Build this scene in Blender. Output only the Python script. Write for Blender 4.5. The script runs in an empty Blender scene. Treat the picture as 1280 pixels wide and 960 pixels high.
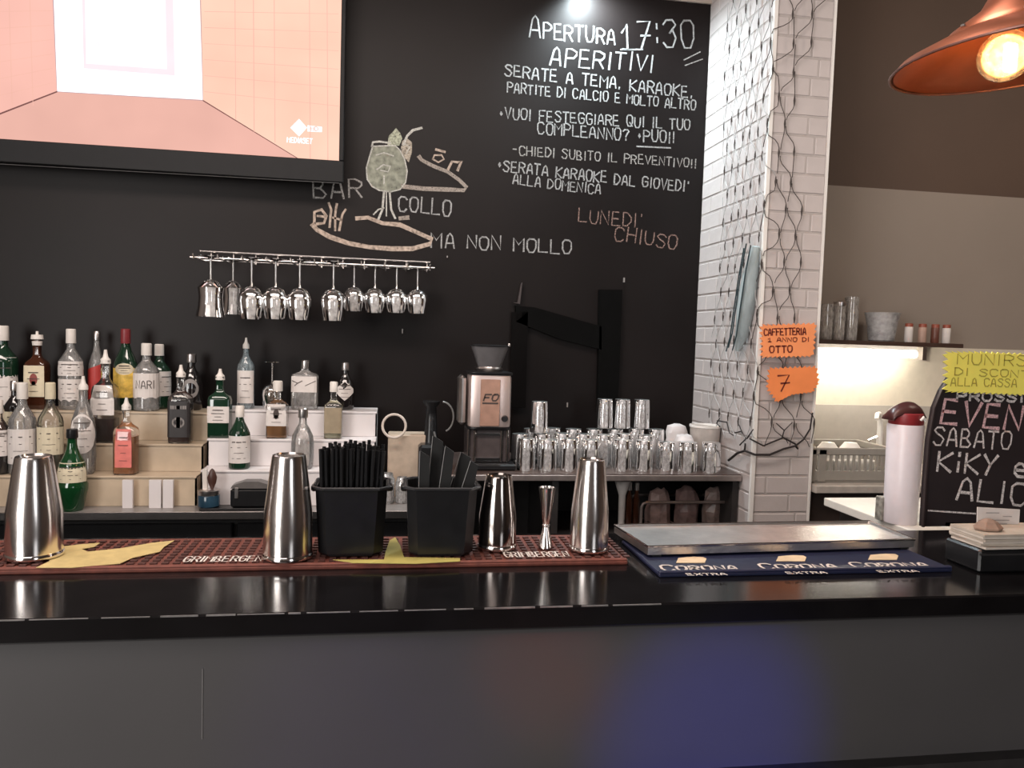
import bpy, math, random
from mathutils import Vector as V, Matrix
random.seed(7)
PI = math.pi
C = bpy.context.scene.collection
# ------------------------------------------------------------------ camera
def basis(roll, pitch, yaw):
    cy, sy, cp, sp = math.cos(yaw), math.sin(yaw), math.cos(pitch), math.sin(pitch)
    f = V((sy*cp, cy*cp, -sp)); r = V((cy, -sy, 0)); u = r.cross(f)
    return r*math.cos(roll)+u*math.sin(roll), u*math.cos(roll)-r*math.sin(roll), f
R_, U_, F_ = basis(math.radians(1.767), math.radians(3.472), math.radians(9.009))
FP = 960.0
EYE = V((0, 0, 1.55))
cd = bpy.data.cameras.new('camera'); cd.sensor_width = 36; cd.lens = 27.0; cd.clip_start = .02
cam = bpy.data.objects.new('camera', cd); C.objects.link(cam)
m = Matrix((( R_.x, U_.x, -F_.x), (R_.y, U_.y, -F_.y), (R_.z, U_.z, -F_.z))).to_4x4()
cam.matrix_world = Matrix.Translation(EYE) @ m
bpy.context.scene.camera = cam
def ray(x, y): return F_+R_*((x-640)/FP)-U_*((y-480)/FP)
def aty(x, y, Y): d = ray(x, y); return EYE+d*(Y/d.y)          # photo direction meets the plane y = Y
def atz(x, y, Z): d = ray(x, y); return EYE+d*((Z-EYE.z)/d.z)   # ... the plane z = Z
def atx(x, y, X): d = ray(x, y); return EYE+d*(X/d.x)
def mpp(P): return (V(P)-EYE).dot(F_)/FP                        # metres per photo pixel there
# ------------------------------------------------------------------ world, lights, exposure
vs = bpy.context.scene.view_settings
vs.view_transform = 'Standard'; vs.look = 'None'; vs.gamma = 1; vs.exposure = 0.35; vs.use_curve_mapping = False
w = bpy.data.worlds.new('world'); bpy.context.scene.world = w; w.use_nodes = True
w.node_tree.nodes['Background'].inputs[0].default_value = (.9, .85, .8, 1); w.node_tree.nodes['Background'].inputs[1].default_value = .08
def light(name, kind, loc, power, color, target=None, **k):
    l = bpy.data.lights.new(name, kind); l.energy = power; l.color = color
    for a, b in k.items(): setattr(l, a, b)
    o = bpy.data.objects.new(name, l); o.location = loc; C.objects.link(o)
    if target is not None: o.rotation_euler = (V(target)-V(loc)).to_track_quat('-Z', 'Y').to_euler()
    return o
WY = 3.3          # chalk wall plane
light('added_overhead_fill', 'AREA', (-.4, 1.5, 3.2), 50, (1, .86, .78), (-.4, 2.3, 0), shape='RECTANGLE', size=2.6, size_y=.5)  # added overhead fill, puts highlights on glasses and bottles
light('room_panel_light', 'AREA', (-1.5, -1.4, 3.15), 26, (1, .88, .82), (-1.5, -.4, 0), shape='RECTANGLE', size=3, size_y=1.2)
light('doorway_daylight', 'AREA', (-2.9, -1.0, 1.7), 135, (1, .97, .94), (0, 1.3, 1.1), shape='RECTANGLE', size=2.5, size_y=1.9)
light('added_kitchen_fill', 'AREA', (3.0, 1.6, 3.2), 14, (1, .84, .70), (3.0, 3.2, 1.0), shape='RECTANGLE', size=1.2, size_y=.5)  # added fill that brightens the kitchen walls, no known lamp
light('added_front_fill', 'AREA', (1.7, -2.9, 1.8), 16, (.95, .97, 1), (1.2, 1.5, 1.2), shape='RECTANGLE', size=1.0, size_y=1.7)  # added fill for the right-hand cards and shaker reflections, no known window
light('stage_light_blue', 'SPOT', (1.0, -1.2, 2.3), 300, (.02, .05, 1), (.60, 1.3, .80), spot_size=math.radians(11), spot_blend=1, shadow_soft_size=.03)
light('stage_light_red', 'SPOT', (-.6, -1.2, 2.4), 75, (1, .1, .12), (.28, 1.3, .97), spot_size=math.radians(6), spot_blend=1, shadow_soft_size=.03)
light('stage_light_violet', 'SPOT', (-.3, -1.2, 2.4), 45, (.3, .1, 1), (-.02, 1.3, .82), spot_size=math.radians(12), spot_blend=1, shadow_soft_size=.03)
# ------------------------------------------------------------------ materials
MATS = {}
def mat(name, col, rough=.6, metal=0, var=.12, scale=30, bump=0, bscale=None, trans=0, emit=None, estr=0, spec=.5, coat=0, stretch=None):
    if name in MATS: return MATS[name]
    m = bpy.data.materials.new(name); m.use_nodes = True; nt = m.node_tree; N = nt.nodes; L = nt.links
    b = N['Principled BSDF']; MATS[name] = m
    tc = N.new('ShaderNodeTexCoord'); nz = N.new('ShaderNodeTexNoise'); nz.inputs['Scale'].default_value = scale; nz.inputs['Detail'].default_value = 4
    src = tc.outputs['Object']
    if stretch:
        mp = N.new('ShaderNodeMapping'); mp.inputs['Scale'].default_value = stretch; L.new(src, mp.inputs[0]); src = mp.outputs[0]
    L.new(src, nz.inputs['Vector'])
    cr = N.new('ShaderNodeValToRGB'); L.new(nz.outputs['Fac'], cr.inputs[0])
    cr.color_ramp.elements[0].position = .3; cr.color_ramp.elements[1].position = .7
    cr.color_ramp.elements[0].color = (*[c*(1-var) for c in col], 1); cr.color_ramp.elements[1].color = (*[min(1, c*(1+var)) for c in col], 1)
    L.new(cr.outputs[0], b.inputs['Base Color'])
    b.inputs['Roughness'].default_value = rough; b.inputs['Metallic'].default_value = metal
    b.inputs['Transmission Weight'].default_value = trans; b.inputs['Specular IOR Level'].default_value = spec
    b.inputs['Coat Weight'].default_value = coat
    if emit: b.inputs['Emission Color'].default_value = (*emit, 1); b.inputs['Emission Strength'].default_value = estr
    if bump:
        n2 = N.new('ShaderNodeTexNoise'); n2.inputs['Scale'].default_value = bscale or scale*3; L.new(src, n2.inputs['Vector'])
        bp = N.new('ShaderNodeBump'); bp.inputs['Strength'].default_value = bump; bp.inputs['Distance'].default_value = .003
        L.new(n2.outputs['Fac'], bp.inputs['Height']); L.new(bp.outputs[0], b.inputs['Normal'])
    return m
def glass(name, tint=(1, 1, 1), edge=.5, milk=.08, rough=.03):
    """thin clear glass: see-through, brighter reflections towards grazing edges"""
    if name in MATS: return MATS[name]
    m = bpy.data.materials.new(name); m.use_nodes = True; nt = m.node_tree; N = nt.nodes; L = nt.links; N.clear(); MATS[name] = m
    out = N.new('ShaderNodeOutputMaterial'); tr = N.new('ShaderNodeBsdfTransparent'); tr.inputs[0].default_value = (*tint, 1)
    gl = N.new('ShaderNodeBsdfGlossy'); gl.inputs['Roughness'].default_value = rough; gl.inputs[0].default_value = (.95, .95, .95, 1)
    df = N.new('ShaderNodeBsdfDiffuse'); df.inputs[0].default_value = (.85*tint[0], .85*tint[1], .85*tint[2], 1)
    lw = N.new('ShaderNodeLayerWeight'); lw.inputs[0].default_value = edge
    nz = N.new('ShaderNodeTexNoise'); nz.inputs['Scale'].default_value = 7
    mm = N.new('ShaderNodeMath'); mm.operation = 'MULTIPLY'; L.new(nz.outputs['Fac'], mm.inputs[0]); mm.inputs[1].default_value = milk*2
    m0 = N.new('ShaderNodeMixShader'); L.new(mm.outputs[0], m0.inputs[0]); L.new(tr.outputs[0], m0.inputs[1]); L.new(df.outputs[0], m0.inputs[2])
    m1 = N.new('ShaderNodeMixShader'); L.new(lw.outputs['Fresnel'], m1.inputs[0]); L.new(m0.outputs[0], m1.inputs[1]); L.new(gl.outputs[0], m1.inputs[2])
    L.new(m1.outputs[0], out.inputs[0]); return m
def chalk(name, col, cover=.55, scale=260):
    if name in MATS: return MATS[name]
    m = mat(name, col, .95, var=.1, scale=60); nt = m.node_tree; N = nt.nodes; L = nt.links
    out = N['Material Output']; tr = N.new('ShaderNodeBsdfTransparent'); mx = N.new('ShaderNodeMixShader')
    tc = N.new('ShaderNodeTexCoord'); nz = N.new('ShaderNodeTexNoise'); nz.inputs['Scale'].default_value = scale; L.new(tc.outputs['Object'], nz.inputs['Vector'])
    mr = N.new('ShaderNodeMapRange'); mr.inputs[1].default_value = .30; mr.inputs[2].default_value = .62; mr.inputs[3].default_value = cover*.55; mr.inputs[4].default_value = min(1, cover*1.4)
    L.new(nz.outputs['Fac'], mr.inputs[0]); L.new(mr.outputs[0], mx.inputs[0]); L.new(tr.outputs[0], mx.inputs[1]); L.new(N['Principled BSDF'].outputs[0], mx.inputs[2])
    L.new(mx.outputs[0], out.inputs[0]); return m
def emis(name, col, s, var=.04, scale=6):
    return mat(name, (0.02, .02, .02), .5, emit=col, estr=s) if False else _emis(name, col, s, var, scale)
def _emis(name, col, s, var, scale):
    if name in MATS: return MATS[name]
    m = bpy.data.materials.new(name); m.use_nodes = True; nt = m.node_tree; N = nt.nodes; L = nt.links; N.clear(); MATS[name] = m
    out = N.new('ShaderNodeOutputMaterial'); e = N.new('ShaderNodeEmission'); e.inputs[1].default_value = s
    tc = N.new('ShaderNodeTexCoord'); nz = N.new('ShaderNodeTexNoise'); nz.inputs['Scale'].default_value = scale; L.new(tc.outputs['Object'], nz.inputs['Vector'])
    cr = N.new('ShaderNodeValToRGB'); L.new(nz.outputs['Fac'], cr.inputs[0]); cr.color_ramp.elements[0].position = .3; cr.color_ramp.elements[1].position = .7
    cr.color_ramp.elements[0].color = (*[c*(1-var) for c in col], 1); cr.color_ramp.elements[1].color = (*[min(1, c*(1+var)) for c in col], 1)
    L.new(cr.outputs[0], e.inputs[0]); L.new(e.outputs[0], out.inputs[0]); return m
blackboard = mat('blackboard_paint', (.0075, .0052, .005), .46, var=.25, scale=1.6, bump=.05, bscale=60, spec=.20)
white_brick = mat('painted_white_brick', (.54, .49, .48), .62, var=.06, scale=9, bump=.25, bscale=45)
white_joint = mat('painted_joint', (.44, .40, .385), .8, var=.08, scale=20)
bead = mat('white_corner_bead', (.82, .80, .77), .4, var=.03)
black_lacquer = mat('black_gloss_worktop', (.005, .0045, .005), .14, var=.3, scale=14, bump=.03, bscale=25, spec=.45)
chipped = mat('chipped_edge', (.16, .15, .145), .6, var=.3, scale=60)
panel_grey = mat('grey_front_panel', (.066, .062, .063), .5, var=.10, scale=2.2)
dark_board = mat('dark_board', (.02, .018, .018), .6, var=.2)
steel = mat('polished_steel', (.84, .79, .76), .19, 1, var=.04, scale=8, bump=.04, bscale=18)
steel_brushed = mat('brushed_steel', (.50, .47, .46), .26, 1, var=.10, scale=20, bump=.12, bscale=40)
chrome = mat('chrome', (.82, .78, .76), .12, 1, var=.03)
black_plastic = mat('black_plastic', (.010, .010, .011), .30, var=.2)
black_matte = mat('black_matte', (.008, .008, .008), .7, var=.2)
white_acrylic = mat('white_acrylic', (.72, .68, .68), .35, var=.05, scale=5)
warm_lit_acrylic = mat('beige_acrylic_warm_glow', (.50, .40, .29), .35, var=.2, scale=7)  # beige plastic, with the stand's warm glow put into the colour
label_white = mat('label_white', (.68, .63, .60), .7, var=.06)
label_cream = mat('label_cream', (.66, .58, .42), .7, var=.07)
cap_white = mat('cap_white', (.74, .69, .64), .45, var=.05)
ink = mat('label_ink', (.06, .045, .04), .7, var=.2)
clear = glass('clear_glass', (.96, .95, .94), .35, .03)
tumbler_glass = glass('tumbler_glass', (.93, .92, .92), .55, .36)
frost = glass('frosted_glass', (.85, .84, .85), .4, .45, .3)
trim_beige = mat('beige_upper_wall', (.42, .36, .31), .8, var=.05)
brown_wall = mat('brown_wall_paint', (.085, .052, .036), .7, var=.08, scale=2)
taupe_wall = mat('taupe_wall_paint', (.27, .225, .19), .7, var=.05, scale=2)
# ------------------------------------------------------------------ mesh helpers
class MB:
    def __init__(s): s.v = []; s.f = []
    def add(s, vs, fs): n = len(s.v); s.v += [tuple(p) for p in vs]; s.f += [tuple(i+n for i in q) for q in fs]; return s
    def box(s, c, d, rz=0, bev=0, rot=None):
        hx, hy, hz = [x/2 for x in d]; b = min(bev, hx*.9, hy*.9, hz*.9)
        M = rot if rot else Matrix.Rotation(rz, 3, 'Z')
        if b <= 0:
            P = [(x, y, z) for z in (-hz, hz) for x, y in ((-hx, -hy), (hx, -hy), (hx, hy), (-hx, hy))]
            F = [(3, 2, 1, 0), (4, 5, 6, 7), (0, 1, 5, 4), (1, 2, 6, 5), (2, 3, 7, 6), (3, 0, 4, 7)]
        else:
            P = []
            for z, ins in ((-hz, b), (-hz+b, 0), (hz-b, 0), (hz, b)):
                x1, y1 = hx-ins, hy-ins; k = b if ins == 0 else b*.4
                P += [(-x1+k, -y1, z), (x1-k, -y1, z), (x1, -y1+k, z), (x1, y1-k, z), (x1-k, y1, z), (-x1+k, y1, z), (-x1, y1-k, z), (-x1, -y1+k, z)]
            F = [tuple(range(7, -1, -1)), tuple(range(24, 32))]
            for r in range(3):
                for i in range(8): j = (i+1) % 8; F.append((r*8+i, r*8+j, r*8+8+j, r*8+8+i))
        return s.add([V(c)+M@V(p) for p in P], F)
    def lathe(s, prof, n=20, c=(0, 0, 0), sq=0, dy=1, rz=0, axis=None, closed=True):
        P = []; F = []
        M = axis.to_track_quat('Z', 'Y').to_matrix() if axis is not None else Matrix.Rotation(rz, 3, 'Z')
        for r, z in prof:
            for i in range(n):
                a = 2*PI*(i+.5)/n; k = sqf(a, sq)
                P.append(V(c)+M@V((r*k*math.cos(a), r*k*math.sin(a)*dy, z)))
        for j in range(len(prof)-1):
            for i in range(n): q = (i+1) % n; F.append((j*n+i, j*n+q, j*n+n+q, j*n+n+i))
        if closed:
            F.append(tuple(range(n-1, -1, -1))); m_ = (len(prof)-1)*n; F.append(tuple(range(m_, m_+n)))
        return s.add(P, F)
    def tube(s, pts, r, n=6, closed=False):
        pts = [V(p) for p in pts]; N_ = len(pts); P = []; F = []; up = V((0, 0, 1)); prev = None
        rr = r if isinstance(r, (list, tuple)) else [r]*N_
        for i, p in enumerate(pts):
            if closed: t = pts[(i+1) % N_]-pts[i-1]
            else: t = pts[min(i+1, N_-1)]-pts[max(i-1, 0)]
            if t.length < 1e-9: t = V((0, 0, 1))
            t.normalize()
            a = (prev if prev is not None else (up if abs(t.z) < .9 else V((1, 0, 0))))
            a = a-t*a.dot(t)
            if a.length < 1e-6: a = t.orthogonal()
            a.normalize(); prev = a; b = t.cross(a)
            for k in range(n): q = 2*PI*k/n; P.append(p+(a*math.cos(q)+b*math.sin(q))*rr[i])
        for i in range(N_ if closed else N_-1):
            j = (i+1) % N_
            for k in range(n): q = (k+1) % n; F.append((i*n+k, i*n+q, j*n+q, j*n+k))
        if not closed: F.append(tuple(range(n-1, -1, -1))); F.append(tuple(range((N_-1)*n, N_*n)))
        return s.add(P, F)
    def prism(s, pts, off):                     # polygon swept by a vector
        n = len(pts); off = V(off)
        return s.add([V(p) for p in pts]+[V(p)+off for p in pts], [tuple(range(n)), tuple(range(2*n-1, n-1, -1))]+[(i, n+i, n+(i+1) % n, (i+1) % n) for i in range(n)])
    def poly(s, pts): return s.add(pts, [tuple(range(len(pts)))])
    def build(s, name, m, parent=None, smooth=False, org=None):
        o_ = V(org) if org is not None else (parent_world(parent) if parent else V((0, 0, 0)))
        me = bpy.data.meshes.new(name); me.from_pydata([V(p)-o_ for p in s.v], [], s.f); me.materials.append(m)
        me.validate(); me.update()
        if smooth:
            for p in me.polygons: p.use_smooth = True
            try: me.set_sharp_from_angle(angle=math.radians(38))
            except Exception: pass
        o = bpy.data.objects.new(name, me); C.objects.link(o)
        if parent: o.parent = parent
        else: o.location = o_
        return o
def sqf(a, sq):
    if not sq: return 1
    n = 7; return (abs(math.cos(a))**n+abs(math.sin(a))**n)**(-1/n)*(.93)
def parent_world(p):
    l = V((0, 0, 0))
    while p: l += p.location; p = p.parent
    return l
def tag(o, label, cat, group=None, kind=None):
    if label: o['label'] = label
    if cat: o['category'] = cat
    if group: o['group'] = group
    if kind: o['kind'] = kind
    return o
def thing(name, label, cat, loc=(0, 0, 0), group=None):
    o = bpy.data.objects.new(name, None); C.objects.link(o); o.location = loc; o.empty_display_size = .05
    return tag(o, label, cat, group)
def struct(name, mb, m, label=None, parent=None):
    o = mb.build(name, m, parent)
    if not parent: o['kind'] = 'structure'
    if label: o['label'] = label
    return o
def copytree(o, loc, label, parent=None):
    c = o.copy(); C.objects.link(c); c.location = loc; c['label'] = label
    for ch in list(o.children):
        d = ch.copy(); C.objects.link(d); d.parent = c
        for g in ch.children:
            e = g.copy(); C.objects.link(e); e.parent = d
    return c
# ------------------------------------------------------------------ hand lettering
GL = {'A': "00 15 26 35 40|12 32", 'B': "00 06|06 26 35 34 23 03|23 32 41 30 00", 'C': "45 36 16 05 02 10 30 41", 'D': "00 06|06 26 44 42 20 00",
 'E': "36 06 00 40|03 33", 'F': "00 06 46|03 33", 'G': "45 36 16 05 02 10 30 41 43 23", 'H': "00 06|40 46|03 43", 'I': "20 26", 'K': "00 06|46 03 40",
 'L': "06 00 40", 'M': "00 06 23 46 40", 'N': "00 06 40 46", 'O': "16 05 02 10 30 42 45 36 16", 'P': "00 06 26 45 44 33 03", 'Q': "16 05 02 10 30 42 45 36 16|22 40",
 'R': "00 06 26 45 44 33 03|23 40", 'S': "45 36 16 05 14 33 42 30 10 01", 'T': "06 46|26 20", 'U': "06 02 10 30 42 46", 'V': "06 20 46", 'X': "00 46|06 40", 'Y': "06 23 46|23 10",
 'Z': "06 46 00 40", '0': "16 05 02 10 30 42 45 36 16", '1': "04 26 20|00 40", '3': "05 16 36 45 34 23 34 42 30 10 01", '7': "06 46 10|13 43", ':': "21 22|24 25", ',': "21 10",
 '!': "26 22|20 21", '?': "05 16 36 45 34 22|20 21", '-': "03 33", '.': "20 21", '*': "23 24 33 22 13 24", 'e': "02 32 33 24 14 03 01 10 30", "'": "26 25", 'i': "20 23|25 26", '/': "00 46", '5': "46 06 04 34 42 30 00", '2': "05 16 36 45 00 40", 'W': "06 10 24 30 46"}
THIN = {'I': .35, 'i': .35, ':': .35, ',': .35, '!': .35, '.': .35, "'": .3, '1': .8, ' ': .7, '-': .8, '*': .6, 'M': 1.15}
def strokes(text, jit=.25, slant=0, first=1):
    """list of polylines in em units (height 1), total advance"""
    x = 0; out = []
    for k, ch in enumerate(text):
        wd = THIN.get(ch, 1)*.62*(first if k == 0 else 1); hs = first if k == 0 else 1
        if ch != ' ':
            th = ch in "IiI:,!.'"
            jx, jy, sc = random.uniform(-1, 1)*jit*.1, random.uniform(-1, 1)*jit*.25, 1+random.uniform(-1, 1)*jit*.25
            for pl in GL.get(ch, GL['O']).split('|'):
                pts = []
                for t in pl.split():
                    px, py = int(t[0])/4, int(t[1])/6
                    if th: px = .5+(px-.5)*.6
                    pts.append((x+jx+(px*wd)+slant*py+random.uniform(-1, 1)*jit*.04, (py*hs*sc)+jy+random.uniform(-1, 1)*jit*.05))
                out.append(pts)
        x += wd+.24
    return out, x-.24
def ribbon(mb, pts2, surf, lw):
    """pts2 in surface metres; ribbon of width lw laid on the surface; surf(u,v)->point"""
    n = len(pts2)
    P = []
    for i in range(n):
        a = pts2[max(0, i-1)]; b = pts2[min(n-1, i+1)]; t = (b[0]-a[0], b[1]-a[1]); l = math.hypot(*t) or 1
        nx, ny = -t[1]/l, t[0]/l; w_ = lw/2*random.uniform(.85, 1.15)
        x, y = pts2[i]
        if i == 0: x -= t[0]/l*lw*.35; y -= t[1]/l*lw*.35
        if i == n-1: x += t[0]/l*lw*.35; y += t[1]/l*lw*.35
        P += [surf(x+nx*w_, y+ny*w_), surf(x-nx*w_, y-ny*w_)]
    mb.add(P, [(2*i, 2*i+1, 2*i+3, 2*i+2) for i in range(n-1)])
def write_on(mb, text, surf, p0, p1, h, lw, jit=.25, slant=0, first=1):
    st, adv = strokes(text, jit, slant, first); L = math.hypot(p1[0]-p0[0], p1[1]-p0[1]); sx = L/adv
    ex = ((p1[0]-p0[0])/L, (p1[1]-p0[1])/L); ey = (-ex[1], ex[0])
    for pl in st:
        ribbon(mb, [(p0[0]+ex[0]*x*sx+ey[0]*y*h, p0[1]+ex[1]*x*sx+ey[1]*y*h) for x, y in pl], surf, lw)
def wallsurf(Y, lift=0.0012): return lambda u, v: V((u, Y-lift, v))
def wallpx(px, py, Y): p = aty(px, py, Y); return (p.x, p.z)
def wtext(text, a, b, hpx, lwpx, Y, m, parent, name='lettering', **k):
    mb = MB(); p0 = wallpx(*a, Y); p1 = wallpx(*b, Y); s = mpp(aty(*a, Y))
    write_on(mb, text, wallsurf(Y), p0, p1, hpx*s, lwpx*s, **k)
    return mb.build(name, m, parent)
def wline(pts, lwpx, Y, m, parent, name='chalk_stroke', lift=.0012):
    mb = MB(); s = mpp(aty(*pts[0], Y)); ribbon(mb, [wallpx(x, y, Y) for x, y in pts], wallsurf(Y, lift), lwpx*s); return mb.build(name, m, parent)
def wpoly(pts, Y, m, parent, name, lift=.001):
    return MB().poly([aty(x, y, Y)-V((0, lift, 0)) for x, y in pts]).build(name, m, parent)
# ================================================================== SETTING
PX = 1.355; PXR = 1.585; PY = 2.69        # pillar left face, right face, front face
ZB = aty(870, 4, WY).z                    # top of the black paint
wall = struct('wall_back', MB().box((-.84, WY+.05, ZB/2), (4.39, .1, ZB)), blackboard, 'matt black chalkboard wall covered in hand lettering')
struct('trim_1', MB().box((-.84, WY+.045, (ZB+3.9)/2), (4.39, .11, 3.9-ZB)), trim_beige, 'beige band above the black wall')
struct('floor', MB().box((.6, .65, -.05), (7.6, 7.6, .1)), mat('dark_floor_tiles', (.09, .08, .075), .4, var=.2, scale=3))
struct('ceiling', MB().box((.6, .65, 3.95), (7.6, 7.6, .1)), mat('ceiling_paint', (.30, .27, .25), .9, var=.05))
struct('wall_left', MB().box((-3.08, .65, 1.95), (.1, 7.6, 3.9)), mat('left_wall_paint', (.20, .17, .15), .8, var=.1))
struct('wall_right', MB().box((4.3, .65, 1.95), (.1, 7.6, 3.9)), brown_wall)
struct('wall_front', MB().box((.6, -3.05, 1.95), (7.4, .1, 3.9)), mat('rear_wall_paint', (.13, .10, .09), .8, var=.1))
KY = 3.20                                 # kitchen wall plane
ZK = aty(1158, 239.5, KY).z
struct('wall_kitchen_lower', MB().box((2.92, KY+.05, ZK/2), (2.66, .1, ZK)), taupe_wall, 'taupe lower half of the far wall')
struct('wall_kitchen_upper', MB().box((2.92, KY+.05, (ZK+3.9)/2), (2.66, .1, 3.9-ZK)), brown_wall, 'dark brown upper half of the far wall')
# pillar with its bricks
pil = struct('pillar', MB().box(((PX+PXR)/2, (PY+WY)/2, 1.95), (PXR-PX-.003, WY-PY-.003, 3.9)), white_joint, 'square pillar clad in white painted bricks')
CH = .0705
def brick(L_): return MB().box((0, 0, 0), (L_, .012, CH-.007), bev=.0025)
front_m = {}
def brick_mesh(L_):
    k = round(L_, 3)
    if k not in front_m:
        b = brick(k); me = bpy.data.meshes.new('brick'); me.from_pydata(b.v, [], b.f); me.materials.append(white_brick); front_m[k] = me
    return front_m[k]
for r in range(2, 46):
    z = r*CH+.035
    if z > 3.27: break
    W = PXR-PX
    segs = [(0, .15), (.15, W)] if r % 2 else [(0, .055), (.055, W)] if r % 4 == 2 else [(0, .18), (.18, W)]
    for a, b in segs:
        o = bpy.data.objects.new('brick', brick_mesh(b-a-.006)); C.objects.link(o); o.parent = pil
        o.location = (PX+(a+b)/2, PY+.0052+random.uniform(-.0006, .0006), z)
    y0 = PY+.008; D = WY-y0; cut = (.0 if r % 2 else .10)
    ys = [0]+[c for c in (cut or .2, (cut or .2)+.2, (cut or .2)+.4) if c < D-.03]+[D]
    for a, b in zip(ys, ys[1:]):
        o = bpy.data.objects.new('brick', brick_mesh(b-a-.006)); C.objects.link(o); o.parent = pil
        o.rotation_euler = (0, 0, PI/2); o.location = (PX+.0052+random.uniform(-.0006, .0006), y0+(a+b)/2, z)
MB().box((PX-.003, PY-.003, 1.95), (.014, .014, 3.9)).build('corner_bead', bead, pil)
MB().box((PXR+.002, PY-.001, 1.95), (.008, .010, 3.9)).build('corner_bead', bead, pil)
# ================================================================== CHALK WRITING
cw = chalk('white_chalk', (.44, .44, .44), .66); cdim = chalk('dim_chalk', (.50, .48, .46), .55); cbr = chalk('brown_chalk', (.42, .28, .24), .45)
cfill = chalk('pale_green_chalk', (.30, .31, .25), .85, 40); cflesh = chalk('flesh_chalk', (.50, .40, .33), .8, 70)
T = lambda t, a, b, h, lw=2.2, mm=cw, **k: wtext(t, a, b, h, lw*.88, WY, mm, wall, 'chalk_lettering', **k)
T("APERTURA", (662, 47), (768, 55), 19, 2.4, first=1.4)
T("17:30", (778, 60), (867, 61), 33, 2.6)
T("APERITIVI", (688, 82), (816, 90), 21, 2.6, slant=.1)
T("SERATE A TEMA, KARAOKE,", (631, 95), (865, 122), 14, 2.2)
T("PARTITE DI CALCIO E MOLTO ALTRO", (634, 115), (869, 138), 12, 1.9)
T("*VUOI FESTEGGIARE QUI IL TUO", (624, 148), (862, 163), 13, 1.9)
T("COMPLEANNO? *PUOI!", (672, 168), (843, 179), 14, 2.0)
T("-CHIEDI SUBITO IL PREVENTIVO!!", (641, 193), (870, 210), 11, 1.7, cdim)
T("*SERATA KARAOKE DAL GIOVEDI'", (622, 213), (860, 240), 13, 2.1)
T("ALLA DOMENICA", (641, 230), (750, 243), 12, 1.9)
T("LUNEDI'", (723, 277), (802, 284), 16, 1.8, cbr)
T("CHIUSO", (768, 300), (845, 312), 17, 2.0, cbr)
T("BAR", (392, 246), (452, 247), 24, 2.6, cdim)
T("COLLO", (498, 264), (563, 270), 19, 2.4)
T("MA NON MOLLO", (539, 309), (714, 317), 17, 2.3)
for pl, lw in (([(776, 62), (803, 62)], 2), ([(796, 183), (838, 185)], 1.6), ([(855, 75), (875, 65)], 1.5), ([(856, 82), (878, 74)], 1.2)): wline(pl, lw, WY, cw if lw > 1.5 else cdim, wall)
# cocktail glass held between two arms
bowl = [(466, 183), (462, 196), (458, 210), (459, 224), (465, 233), (474, 238), (488, 240), (500, 237), (507, 228), (509, 214), (506, 200), (500, 188), (494, 182)]
wpoly(bowl, WY, cfill, wall, 'chalk_drawing_bowl')
wpoly([(484, 183), (486, 170), (491, 165), (495, 160), (500, 166), (503, 173), (499, 182)], WY, chalk('leaf_chalk', (.45, .47, .36), .7, 120), wall, 'chalk_drawing_leaf', .0014)
wpoly([(501, 186), (503, 176), (509, 173), (515, 178), (515, 190), (511, 203), (504, 196)], WY, chalk('slice_chalk', (.50, .44, .36), .6, 120), wall, 'chalk_drawing_slice', .0016)
gr = chalk('grey_chalk', (.55, .54, .50), .9)
for pl, lw in ((bowl+[bowl[0]], 1.6), ([(465, 183), (466, 178), (474, 177), (488, 179)], 2.4), ([(480, 240), (478, 262), (473, 274)], 2.4), ([(487, 240), (489, 262), (494, 273)], 2.4), ([(483, 240), (483, 270)], 1.6),
               ([(467, 268), (473, 262), (480, 260)], 1.8), ([(504, 181), (509, 170), (516, 163), (527, 160)], 3), ([(471, 212), (479, 206), (488, 208), (485, 215), (476, 213)], 1.6), ([(480, 220), (480, 230)], 1.4),
               ([(506, 180), (512, 184), (508, 192)], 1.4), ([(470, 194), (480, 191), (492, 195)], 1.4)): wline(pl, lw, WY, gr, wall, lift=.002)
for pl, lw in (([(503, 233), (530, 236), (560, 237), (580, 238), (583, 234), (574, 225), (560, 215), (540, 207), (527, 200), (524, 196)], 5), ([(446, 273), (460, 272), (478, 279), (500, 281), (520, 290), (540, 299), (537, 305), (515, 311), (490, 311), (462, 309), (435, 304), (412, 296), (396, 287), (391, 281)], 5.5),
               ([(541, 199), (543, 194), (552, 194), (555, 199), (548, 203), (541, 199)], 2.2), ([(560, 212), (565, 202), (572, 203), (577, 201), (572, 213)], 3), ([(545, 187), (556, 190)], 3), ([(393, 277), (393, 265), (402, 262), (408, 270), (405, 279), (396, 280)], 3.4), ([(397, 270), (406, 271)], 3),
               ([(412, 284), (414, 262), (411, 254)], 2.8), ([(419, 288), (419, 268), (421, 255)], 2.8), ([(424, 288), (428, 268), (432, 262)], 2.8), ([(416, 272), (427, 275)], 2.4), ([(500, 273), (510, 272)], 5)): wline(pl, lw, WY, cflesh if lw != 5 else chalk('arm_chalk', (.36, .31, .27), .8), wall, lift=.0016)
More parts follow.
